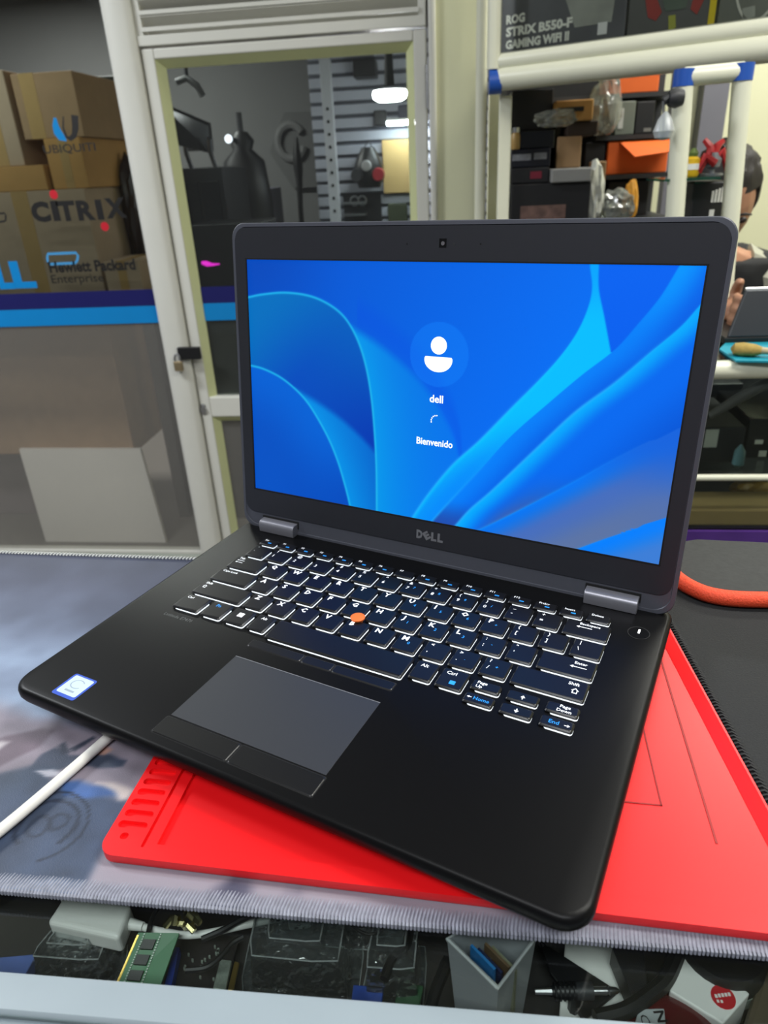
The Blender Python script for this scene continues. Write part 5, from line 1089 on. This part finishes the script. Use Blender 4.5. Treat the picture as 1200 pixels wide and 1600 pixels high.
# toys on the small glass shelf
ty = thing('red_toy', 'red spindly toy figure on the small glass shelf', 'toy', tuple(at(1115, 268, YF + .06)))
c = Vector(at(1114, 255, YF + .06)); zf = zsh + .0005
M_redt = mat('toy_red', (176, 40, 44), .4, 0, .2, 60); M_greyt = mat('toy_grey', (130, 134, 140), .4, .3, .2, 60)
q = MB()
for k, (dx, dz, ex, ez) in enumerate(((-.02, .012, -.034, -.03), (-.010, .02, -.026, -.03), (.014, .02, .028, -.03), (.02, .010, .036, -.03), (-.005, .028, -.016, .040), (.010, .03, .02, .036))): q.tube([c + Vector((0, -.01 + .006 * k, .0)), c + Vector((dx, -.012 + .006 * k, dz)), Vector((c.x + ex, c.y - .015 + .008 * k, max(zf + .006, c.z + ez)))], [.009, .007, .005], 7)
q.build('limbs', M_redt, ty, smooth=True); MB().lathe([(.002, -.012), (.013, -.006), (.015, .006), (.006, .018)], (c.x, c.y, c.z), 14).build('body', M_greyt, ty, smooth=True)
MB().lathe([(.02, 0), (.02, .004)], (c.x, c.y, zf), 16).build('base', M_greyt, ty); MB().tube([(c.x, c.y, zf), (c.x, c.y, c.z)], .005, 8).build('stand', M_greyt, ty)
yt = thing('yellow_toy', 'yellow and white toy on small glass shelf by post', 'toy', tuple(at(1082, 268, YF + .05)))
c = Vector(at(1081, 260, YF + .05)); MB().lathe([(.012, 0), (.014, .004), (.013, .030), (.008, .034)], (c.x, c.y, zf), 14).build('body', mat('toy_yellow', (222, 180, 36), .4, 0, .1, 60), yt, smooth=True); MB().lathe([(.0142, .012), (.0142, .022)], (c.x, c.y, zf), 14).build('white_band', M_white, yt); MB().lathe([(.008, .034), (.009, .040), (.003, .048)], (c.x, c.y, zf), 10).build('cap', mat('toy_green', (90, 110, 50), .5, 0, .1, 40), yt, smooth=True)
t, ex_ = carton('retail_box', 'black box with column of white blocks below the toys', (1076, 284, 1134, 420), YF + .05, .12, mat('black_toy_box', (30, 30, 32), .45, 0, .3, 20), z0=ZT2 + .0005)
q = MB(); wv_ = ex_[1] - ex_[0]
for k in range(7): z_ = ex_[3] - .062 - k * .0165; q.span((ex_[0] + wv_ * .50, ex_[4] - .001, z_), (ex_[0] + wv_ * .63, ex_[4], z_ + .0135))
for k in range(4): q.span((ex_[0] + wv_ * (.50 + k * .085), ex_[4] - .001, ex_[3] - .036), (ex_[0] + wv_ * (.56 + k * .085), ex_[4], ex_[3] - .016 + .002 * k))
q.build('white_blocks', M_white, t)

# --- shelving full of stock behind (seen between the posts)
st = thing('stock_shelf', 'dark shelving behind the cabinet carrying mixed boxes and bags', 'shelf', (0.35, 2.35, 0))
SX0_, SX1_ = at(790, 250, 2.2)[0], at(1050, 250, 2.2)[0]
zs3 = at(900, 352, 2.15)[2]; zs2 = at(990, 205, 2.3)[2]
MB().span((SX0_, 2.10, zs3 - .02), (SX1_ + .05, 2.62, zs3)).build('shelf_board', M_dark, st)
MB().span((SX0_, 2.62, 0), (SX1_ + .05, 2.64, 2.0)).build('back_panel', mat('dark_backing', (28, 28, 30), .8, 0, .1, 10), st)
for x in (SX0_, SX1_ + .03): MB().span((x, 2.58, 0), (x + .02, 2.62, 2.0)).build('upright', M_dark, st)
MB().span((at(930, 250, 2.35)[0], 2.34, at(985, 272, 2.35)[2] - .012), (SX1_ + .05, 2.62, at(985, 272, 2.35)[2])).build('shelf_board', M_dark, st)
zm_ = at(985, 272, 2.35)[2]; zu_ = at(985, 210, 2.35)[2]
MB().span((at(930, 250, 2.35)[0], 2.36, zu_ - .012), (SX1_ + .05, 2.62, zu_)).build('shelf_board', M_dark, st)
zv_ = at(985, 143, 2.35)[2]
MB().span((SX0_, 2.40, zv_ - .012), (SX1_ + .05, 2.62, zv_)).build('shelf_board', M_dark, st)
GS = 'stock on the dark shelving'
M_bb = mat('black_stock_box', (22, 22, 26), .5, 0, .25, 12)
t, k1 = carton('stock_box', 'large black box with picture strip low on the shelving', (799, 286, 921, 353), 2.14, .30, M_bb, None, GS, z0=zs3 + .0005)
P = MB().span((k1[0] + (k1[1] - k1[0]) * .12, k1[4] - .001, k1[2] + .004), (k1[0] + (k1[1] - k1[0]) * .70, k1[4], k1[3] - .055)).build('picture_strip', mat('mixed_picture', (124, 96, 88), .5, 0, .9, 45), t)
t, k2 = carton('stock_box', 'long black box with small red mark on shelving', (799, 262, 858, 286), 2.16, .25, M_bb, None, GS, z0=k1[3] + .0005, patch=((.5, .25, .8, .7, mat('red_mark', (130, 26, 50), .5, 0, .1, 20)),))
t, k3 = carton('stock_box', 'grey printed box with white lid edge on black box', (862, 263, 924, 286), 2.12, .26, mat('grey_stock_box', (150, 150, 148), .6, 0, .1, 16), None, GS, z0=k1[3] + .0005)
t, k4 = carton('stock_box', 'black tube-like box with silver lettering on shelving', (799, 233, 860, 262), 2.18, .22, mat('navy_black_box', (18, 20, 34), .4, 0, .2, 12), None, GS, z0=k2[3] + .0005, patch=((.02, .25, .5, .6, mat('silver_print', (150, 152, 160), .35, .3, .5, 60)), (.58, .22, .9, .58, mat('silver_print', (150, 152, 160)))))
t, k5 = carton('stock_box', 'brown open carton in the middle of the shelving', (870, 213, 908, 263), 2.20, .22, M_card, None, GS, z0=k3[3] + .0005)
t, k6 = carton('stock_box', 'dark brown open-topped box above the brown carton', (886, 189, 934, 213), 2.20, .24, mat('dark_brown_box', (44, 30, 22), .7, 0, .1, 14), None, GS, z0=k5[3] + .0005)
t, k7 = carton('stock_box', 'ochre cardboard box with black slot at shelf top', (868, 156, 927, 188), 2.19, .2, M_or, None, GS, z0=k6[3] + .0005, patch=((.05, .33, .75, .55, M_black),))
t, k8 = carton('stock_box', 'black glossy box below clear bag on shelving', (799, 203, 867, 233), 2.20, .22, M_blackgloss, None, GS, z0=k4[3] + .0005)
t, k9 = carton('stock_box', 'black box against cabinet post in upper stock row', (799, 140, 864, 203), 2.24, .14, M_bb, None, GS, z0=k8[3] + .0005)
t, k10 = carton('stock_box', 'small brown box wedged under the cabinet tube', (893, 120, 923, 152), 2.45, .1, mat('brown_small', (110, 84, 66), .7, 0, .1, 14), None, GS, z0=zv_ + .0005) if False else (None, None)
t, o1 = carton('stock_box', 'bright orange open box on the middle shelf', (949, 219, 1044, 262), 2.37, .2, M_orange, None, GS, z0=zm_ + .0005)
x0, x1, zb, zt, y0, y1 = o1
MB().add([(x0 + .03, y0, zt), (x1, y0, zt), (x1, y0 - .07, zb + .055), (x0 + .065, y0 - .07, zb + .045), (x0 + .03, y0 + .003, zt), (x1, y0 + .003, zt), (x1, y0 - .067, zb + .052), (x0 + .065, y0 - .067, zb + .042)], [(0, 1, 2, 3), (7, 6, 5, 4), (0, 4, 5, 1), (1, 5, 6, 2), (2, 6, 7, 3), (3, 7, 4, 0)]).build('flap', M_orange, t)
t, o2 = carton('stock_box', 'orange box tucked under the cabinet tube', (952, 112, 1030, 142), 2.42, .16, M_orange, None, GS, z0=zv_ + .0005)
t, o3b = carton('stock_box', 'grey printed box standing on the upper shelf', (962, 158, 992, 212), 2.40, .16, mat('grey_green_box', (112, 118, 108), .5, 0, .15, 16), None, GS, z0=zu_ + .0005, patch=((.15, .2, .4, .8, mat('white_print', (200, 200, 195), .5, 0, .4, 60)),))
t, o4 = carton('stock_box', 'black box beside the grey printed box', (993, 158, 1022, 212), 2.40, .16, M_bb, None, GS, z0=zu_ + .0005, patch=((.5, .82, .9, .93, mat('grey_tag', (130, 128, 124), .5, 0, .2, 30)),))
t, o5 = carton('stock_box', 'black box below the orange open box', (948, 282, 1012, 353), 2.44, .16, M_bb, None, GS, z0=zs3 + .0005)
t, o6 = carton('stock_box', 'small brown cardboard piece beside the grey box', (925, 252, 946, 300), 2.25, .07, M_card, None, GS, z0=zs3 + .0005)
t, o7 = carton('stock_box', 'black box left of the bright orange box', (914, 222, 946, 252), 2.38, .12, M_bb, None, GS, z0=zm_ + .0005)
# bags
def bag(label, u, v, Y, size, m, seed, z0): c = at(u, v, Y); crumple('plastic_bag', label, 'bag', (c[0], Y, z0), size, m, seed, 'bags on the shelving', 3, .35, 7)
bag('clear bag hanging over black boxes in stock row', 868, 200, 2.13, (.055, .03, .022), M_bag, 1, k8[3] + .001)
bag('clear bag standing beside the ochre slotted box', 945, 180, 2.34, (.042, .03, .085), M_bag, 2, zu_ + .001)
bag('white bag beside grey box in the lower stock row', 930, 280, 2.17, (.026, .025, .085), mat('white_bag', (214, 216, 205), .4, 0, .1, 20, .5), 4, zs3 + .001)
bag('large crinkled clear bag in the lower stock row', 962, 318, 2.18, (.05, .035, .045), M_bag, 5, zs3 + .001)
c = at(984, 325, 2.26); ypk = crumple('yellow_pack', 'yellow and orange pack at the foot of shelving', 'pack', (c[0], 2.26, zs3 + .001), (.022, .016, .055), mat('yellow_orange_wrap', (216, 150, 44), .45, 0, .5, 30), 6, None, 3, .2)
c = at(806, 215, 2.14); jr = thing('small_jar', 'small jar with tan contents beside the cabinet post', 'jar', (c[0], 2.15, k4[3])); MB().lathe([(.010, 0), (.012, .003), (.012, .034), (.009, .040)], (c[0], 2.15, k4[3] + .0006), 14).build('jar_body', mat('tan_jar', (196, 160, 100), .35, 0, .1, 20), jr, smooth=True); MB().lathe([(.010, .040), (.010, .052)], (c[0], 2.15, k4[3] + .0006), 14).build('jar_lid', M_steel, jr)
# clamp lamp on the left post and grey cable duct behind
cl_ = thing('clamp_lamp', 'small clamp lamp with clear bulb on the shelf frame post', 'lamp', tuple(at(1035, 205, YF - .03)))
a = at(1056, 153, YF - .03); MB().lathe([(.012, -.012), (.016, 0), (.012, .012)], (a[0], a[1], a[2]), 16, axis='X').build('clamp', M_dark, cl_, smooth=True)
b_ = at(1037, 158, YF - .03); e_ = at(1037, 205, YF - .03); MB().tube([tuple(a), tuple((a + b_) / 2 + np.array([0, 0, .004])), tuple(b_)], .007, 8).build('arm', M_dark, cl_, smooth=True); MB().tube([tuple(b_), tuple(e_)], .0025, 8).build('drop_wire', M_steel, cl_); MB().lathe([(.003, .030), (.012, .018), (.018, 0), (.014, -.010), (.003, -.014)], tuple(e_), 16).build('bulb', M_milky, cl_, smooth=True)
dx_ = at(1112, 200, 2.9); tag(MB().span((at(1090, 200, 2.9)[0], 2.88, 0), (at(1128, 200, 2.9)[0], 2.948, 2.3)).build('trim_5', mat('grey_duct', (112, 112, 122), .6, 0, .05, 10)), kind='structure')
tag(MB().span((at(1030, 200, 2.85)[0], 2.70, 0), (at(1050, 200, 2.85)[0], 2.76, 2.3)).build('trim_6', mat('grey_duct', (112, 112, 122))), kind='structure')

# ================================================================ second glass counter (right, where the person works)
c2 = thing('work_counter', 'second glass counter with cream front tube where person works', 'counter', (0.75, 1.4, 0))
Y2 = 1.15; zt2 = at(1160, 577, Y2)[2]; X20, X21 = 0.22, 1.60; ZT = GT - .005
MB().tube([(X20, Y2, zt2), (X21, Y2, zt2)], 13.5 * Y2 / F * 1.05, 20).build('front_tube', M_alu2, c2, smooth=True)
ZT = zt2 + .016
MB().span((X20, Y2 - .005, ZT - .006), (X21, Y2 + .50, ZT)).build('glass_top', M_glass, c2)
zsh2 = at(1150, 746, Y2)[2]
MB().tube([(X20, Y2, zsh2), (X21, Y2, zsh2)], .006, 10).build('shelf_edge', M_alu2, c2, smooth=True)
MB().span((X20, Y2 + .004, zsh2 - .008), (X21, Y2 + .48, zsh2 - .002)).build('glass_shelf', M_glass, c2)
zlo = at(1150, 826, Y2)[2]
MB().span((X20, Y2 + .004, zlo - .018), (X21, Y2 + .48, zlo - .001)).build('lower_shelf', M_dark, c2)
MB().span((X20, Y2 + .485, 0.0), (X21, Y2 + .50, ZT - .007)).build('back_panel', mat('black_backing', (22, 22, 24), .7, 0, .1, 8), c2)
for x in (X20, X21 - .02):
    for y in (Y2 - .01, Y2 + .46): MB().span((x, y, 0), (x + .02, y + .02, ZT - .0065)).build('corner_post', M_alu2, c2)
MB().span((X20, Y2 + .002, .05), (X21, Y2 + .006, ZT - .03)).build('front_glass', M_glass, c2)
# dark stock on its shelves
G2 = 'dark boxes in the work counter'
def bx2(name, label, px, Y, d, m, z0, patch=None): return carton(name, label, px, Y, d, m, None, G2, z0=z0, patch=patch)
M_wp = mat('white_tag', (212, 214, 200), .5, 0, .1, 30)
bx2('dark_case', 'black case with white tag inside the work counter', (1060, 668, 1160, 742), 1.22, .18, M_bb, zsh2 - .0015, ((.38, .05, .58, .55, M_wp),))
bx2('dark_case', 'black case with pale stickers at right inside work counter', (1164, 655, 1262, 742), 1.24, .18, M_blackgloss, zsh2 - .0015, ((.14, .52, .27, .62, M_wp), (.24, .80, .36, .95, M_wp)))
bx2('dark_case', 'dark upright case at the back of work counter', (1085, 600, 1150, 742), 1.44, .12, M_dark, zsh2 - .0015)
c = at(1154, 738, 1.19); tag(MB().lathe([(.004, 0), (.010, .006), (.009, .03), (.002, .042)], (c[0], 1.20, zsh2 - .0015), 12).build('teal_bottle', mat('teal_plastic', (90, 130, 134), .3, 0, .1, 30), smooth=True), 'small teal pointed bottle on work counter shelf', 'bottle')
a, b_ = at(1108, 650, 1.17), at(1200, 598, 1.17); tag(MB().tube([tuple(a), tuple(a + (b_ - a) * .5 + np.array([0, 0, .002])), tuple(b_ + (b_ - a) * .4)], [.006, .009, .009], 10).build('sleeved_cable', mat('grey_sleeve', (98, 96, 92), .6, 0, .15, 60), smooth=True), 'grey sleeved cable slung below the work counter tube', 'cable')
c = at(1180, 797, 1.25); crumple('yellow_packet', 'yellow and brown packet on lower shelf of work counter', 'packet', (c[0], 1.27, zlo - .0008), (.045, .03, .022), mat('yellow_brown_wrap', (170, 128, 40), .4, 0, .6, 24), 8)
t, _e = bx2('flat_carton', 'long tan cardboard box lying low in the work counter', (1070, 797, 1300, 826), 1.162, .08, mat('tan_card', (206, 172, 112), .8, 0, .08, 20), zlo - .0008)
MB().span((X20 + .02, Y2 - .006, zlo - .032), (X21 - .02, Y2 + .001, zlo - .003)).build('purple_strip', mat('purple_strip', (76, 44, 120), .4, 0, .5, 14), c2)
# things on the work counter
M_teal = mat('teal_rubber', (14, 142, 164), .6, 0, .06, 30)
mt = thing('teal_mat', 'teal soldering mat on the second glass counter', 'mat', tuple(at(1200, 556, 1.3)))
za = ZT + .0005; P = [on(u, v, za + .003) for u, v in ((1118, 552), (1290, 570), (1290, 548), (1128, 543))]
P = [on(1124, 545, za + .003), on(1150, 563, za + .003), on(1330, 566, za + .003), on(1330, 520, za + .003), on(1150, 520, za + .003)]
MB().loft([[(p[0], p[1], z) for p in P] for z in (za, za + .003)]).build('mat_sheet', M_teal, mt)
br = thing('brush', 'tan bristle brush lying on the teal mat', 'brush', tuple(at(1165, 560, 1.28)))
c0, c1 = Vector(on(1147, 545, za + .013)), Vector(on(1190, 548, za + .013))
MB().tube([c0 + Vector((-.004, 0, 0)), c0, c0.lerp(c1, .3), c0.lerp(c1, .75), c1], [.004, .012, .0145, .0125, .008], 14, flat=.75).build('bristles', mat('tan_bristle', (158, 134, 70), .9, 0, .35, 160, .6), br, smooth=True)
MB().tube([c1, c1 + (c1 - c0) * .25, c1 + (c1 - c0) * 1.6], [.006, .005, .004], 10).build('handle', mat('pale_wood', (180, 164, 130), .6, 0, .1, 40), br, smooth=True)
l2 = thing('second_laptop', 'dark laptop seen from behind on the second counter', 'laptop', tuple(at(1190, 540, 1.245)))
Yl = 1.245; pa_ = [at(1152, 470, Yl + .02), at(1360, 452, Yl + .02)]; zl = za + .0125
xl_, xr_ = at(1137, 530, Yl)[0], at(1350, 530, Yl)[0]; ztop = at(1180, 458, Yl)[2]
rl = MB().loft([[(xl_ + .001, Yl + .012, zl), (xr_, Yl + .012, zl), (xr_ + .02, Yl + .040, ztop), (xl_ + .028, Yl + .040, ztop)], [(xl_ + .001, Yl + .004, zl), (xr_, Yl + .004, zl), (xr_ + .02, Yl + .032, ztop), (xl_ + .028, Yl + .032, ztop)]]).build('lid', mat('slate_lid', (44, 47, 52), .4, .2, .06, 20), l2, bevel=.002)
MB().tube([(xl_ + .028, Yl + .036, ztop), (xr_ + .02, Yl + .036, ztop)], .0035, 8).build('lid_edge', M_steel, l2)
MB().span((xl_ - .004, Yl + .004, za), (xr_, Yl + .17, za + .012)).build('base', M_black, l2, bevel=.002)

# ================================================================ the person working behind the second counter
def skinmesh(nodes, edges, levels=1, root=0):
    """Skin modifier over a stick figure; returns verts and faces in world axes"""
    me = bpy.data.meshes.new('sk'); me.from_pydata([n[0] for n in nodes], edges, []); o = bpy.data.objects.new('sk', me); COL.objects.link(o)
    md = o.modifiers.new('s', 'SKIN'); md.use_smooth_shade = True
    for i, n in enumerate(nodes): r = n[1]; me.skin_vertices[0].data[i].radius = (r, r) if not isinstance(r, tuple) else r
    me.skin_vertices[0].data[root].use_root = True
    sd = o.modifiers.new('d', 'SUBSURF'); sd.levels = levels
    dg = bpy.context.evaluated_depsgraph_get(); dg.update(); ev = o.evaluated_get(dg); m2 = ev.to_mesh()
    v = [tuple(q.co) for q in m2.vertices]; f = [tuple(p.vertices) for p in m2.polygons]; ev.to_mesh_clear(); bpy.data.objects.remove(o); bpy.data.meshes.remove(me); return v, f
def ell(mb, c, r, rot=None, nu=20, nv=12, mi=0):
    rings = []
    for j in range(nv + 1):
        b_ = -PI / 2 + PI * j / nv; cb = max(.02, math.cos(b_))
        rings.append([tuple((rot @ Vector((r[0] * cb * math.cos(a), r[1] * cb * math.sin(a), r[2] * math.sin(b_))) if rot else Vector((r[0] * cb * math.cos(a), r[1] * cb * math.sin(a), r[2] * math.sin(b_)))) + Vector(c)) for a in [2 * PI * k / nu for k in range(nu)]])
    mb.loft(rings, True, mi)
YP = 1.92
hc = Vector(at(1126, 314, YP)); xh = hc.x
ps = thing('person', 'person in dark jacket bent over work behind second counter', 'person', (xh, 2.12, 0.0))
hand = Vector(at(1150, 488, 1.36))
pel = Vector((xh, 2.16, .64)); ch = Vector((xh + .01, 2.10, .93)); up_ = Vector((xh + .02, 2.05, 1.07)); nk = Vector((xh + .01, 1.99, 1.155)); hd = Vector((xh, 1.955, 1.205))
shR, shL = Vector((xh - .165, 2.03, 1.085)), Vector((xh + .19, 2.03, 1.085))
elR, elL = Vector((xh - .24, 1.76, .98)), Vector((xh + .25, 1.84, .86)); wrR = hand + Vector((.012, .105, -.030)); wrL = Vector((xh + .10, 1.62, GT + .03))
N = [(pel, .13), (ch, .135), (up_, .11), (nk, .055), (hd, .055), (shR, .062), (elR, .043), (wrR, .027), (shL, .062), (elL, .043), (wrL, .027),
     (Vector((xh - .10, 2.12, .62)), .085), (Vector((xh - .13, 1.80, .60)), .062), (Vector((xh - .12, 1.86, .12)), .042), (Vector((xh - .12, 1.76, .05)), .036),
     (Vector((xh + .10, 2.12, .62)), .085), (Vector((xh + .13, 1.80, .60)), .062), (Vector((xh + .12, 1.86, .12)), .042), (Vector((xh + .12, 1.76, .05)), .036)]
E_b = [(0, 1), (1, 2), (2, 3), (3, 4), (2, 5), (5, 6), (6, 7), (2, 8), (8, 9), (9, 10), (0, 11), (11, 12), (12, 13), (13, 14), (0, 15), (15, 16), (16, 17), (17, 18)]
bd = MB(); v, f = skinmesh(N, E_b); bd.add(v, f)
Rh = Matrix.Rotation(math.radians(28), 3, 'X')                     # head bowed
ell(bd, hc, (.073, .092, .112), Rh); ell(bd, hc + Rh @ Vector((0, -.018, -.062)), (.055, .068, .058), Rh)
ell(bd, hc + Rh @ Vector((0, -.096, -.030)), (.013, .018, .024), Rh)                                    # nose
for s in (-1, 1): ell(bd, hc + Rh @ Vector((s * .074, .008, -.018)), (.010, .020, .032), Rh, 10, 8)      # ears
ell(bd, hc + Rh @ Vector((0, -.080, -.068)), (.024, .010, .008), Rh, 12, 8)                              # lips
def make_hand(wr, palm_c, dirs, spread, thumb_dir, nrm):
    """palm and five fingers: dirs = finger direction, spread = across the palm"""
    global bd
    d = dirs.normalized(); s = spread.normalized()
    pal = [(wr, .024), (palm_c - d * .020, .027), (palm_c + d * .022, .030)]; v, f = skinmesh(pal, [(0, 1), (1, 2)]); bd.add(v, f)
    for k, ln in enumerate((.066, .074, .070, .056)):
        b0 = palm_c + d * .020 + s * (.028 - k * .0188); b1 = b0 + d * ln * .45 + nrm * .002; b2 = b1 + (d * .75 - nrm * .65) * ln * .36; b3 = b2 + (d * .3 - nrm * .95) * ln * .28
        v, f = skinmesh([(b0, .0092), (b1, .0088), (b2, .0080), (b3, .0066)], [(0, 1), (1, 2), (2, 3)]); bd.add(v, f)
    t0 = palm_c - d * .022 + s * .022; t1 = t0 + (s * .8 + d * .6) * .030; t2 = t1 + (s * .35 + d * .9) * .028; v, f = skinmesh([(t0, .0130), (t1, .0105), (t2, .0082)], [(0, 1), (1, 2)]); bd.add(v, f)
# right hand: fingers stacked one above the other, closed round the edge of the far laptop's lid
make_hand(wrR, hand + Vector((.006, .040, -.004)), Vector((-.25, -.95, .05)), Vector((.10, 0, 1)), None, Vector((-.9, .1, .1)))
make_hand(wrL, wrL + Vector((-.03, -.06, -.004)), Vector((-.35, -.9, -.05)), Vector((-1, .3, 0)), None, Vector((0, 0, 1)))
M_skin = mat('skin', (176, 128, 100), .5, 0, .08, 60)
body = bd.build('body', M_skin, ps, smooth=True)
rmf = body.modifiers.new('r', 'REMESH'); rmf.mode = 'VOXEL'; rmf.voxel_size = .0048; rmf.use_smooth_shade = True
# jacket over torso and arms; the shoulder panel's pale grey includes light from above
jk = MB(); NJ = [(pel + Vector((0, 0, -.02)), .155), (ch, .165), (up_, .135), (nk + Vector((0, .01, -.02)), .075), (shR, .082), (elR, .060), (wrR + (elR - wrR) * .12, .042), (shL, .082), (elL, .060), (wrL + (elL - wrL) * .12, .042)]
v, f = skinmesh(NJ, [(0, 1), (1, 2), (2, 3), (2, 4), (4, 5), (5, 6), (2, 7), (7, 8), (8, 9)]); jk.add(v, f)
jko = jk.build('jacket', mat('black_jacket_cloth', (30, 31, 33), .85, 0, .2, 30, .2), ps, smooth=True); jm = jko.modifiers.new('r', 'REMESH'); jm.mode = 'VOXEL'; jm.voxel_size = .008; jm.use_smooth_shade = True
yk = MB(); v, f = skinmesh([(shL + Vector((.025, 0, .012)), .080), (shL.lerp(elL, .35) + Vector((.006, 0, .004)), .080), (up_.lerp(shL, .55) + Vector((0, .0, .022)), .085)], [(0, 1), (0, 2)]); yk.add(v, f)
yk.build('lit_shoulder_panel', mat('pale_grey_jacket_panel', (168, 168, 152), .85, 0, .1, 30, .2), ps, smooth=True)
tr = MB(); v, f = skinmesh([(n[0], n[1] * 1.15) for n in [N[0]] + N[11:14] + N[15:18]], [(0, 1), (1, 2), (2, 3), (0, 4), (4, 5), (5, 6)]); tr.add(v, f); tr.build('trousers', mat('dark_trouser_cloth', (34, 36, 44), .85, 0, .15, 30), ps, smooth=True)
for s in (-1, 1):
    MB().loft([rrect(xh + s * .12 - .045, xh + s * .12 + .045, 1.68, 1.92, .035, z, 4) for z in (0.001, .03)] + [rrect(xh + s * .12 - .04, xh + s * .12 + .04, 1.72, 1.91, .03, .075, 4)]).build('shoe', M_black, ps, smooth=True)
hr = MB(); ell(hr, hc + Rh @ Vector((0, .016, .022)), (.082, .096, .108), Rh, 40, 28)
vv = []
for q in hr.v:
    d = Vector(q) - hc; l = Rh.inverted() @ d; n = 1 + .07 * noise.noise(Vector(q) * 55) + .05 * noise.noise(Vector(q) * 110)
    if l.y < -.045 and l.z < .052: n *= .74                                                                # forehead and face stay free
    if l.z < -.035: n *= .80
    vv.append(tuple(hc + d * n))
hr.v = vv; hr.build('hair', mat('dark_brown_hair', (30, 24, 22), .6, 0, .3, 200, .8), ps, smooth=True)
for s in (-1, 1):
    e_ = hc + Rh @ Vector((s * .030, -.086, .002)); q = MB(); ell(q, e_, (.011, .008, .007), Rh, 12, 8); q.build('eye', mat('eye_dark', (40, 30, 28), .3, 0, .1, 60), ps, smooth=True)
    q = MB(); q.tube([e_ + Rh @ Vector((-.016, -.002, .014)), e_ + Rh @ Vector((0, -.006, .018)), e_ + Rh @ Vector((.016, -.002, .014))], [.002, .0035, .002], 6); q.build('eyebrow', mat('dark_brown_hair', (30, 24, 22)), ps, smooth=True)
so = thing('stool', 'round black stool under the working person', 'stool', (xh, 2.18, 0))
MB().lathe([(.17, 0), (.18, .02), (.17, .045)], (xh, 2.18, .435), 24).build('seat', M_black, so, smooth=True); MB().tube([(xh, 2.18, .03), (xh, 2.18, .44)], .025, 12).build('column', M_steel, so)
for k in range(5): a = 2 * PI * k / 5; MB().tube([(xh, 2.18, .06), (xh + .24 * math.cos(a), 2.18 + .24 * math.sin(a), .025)], [.02, .014], 8).build('leg', M_black, so, smooth=True)
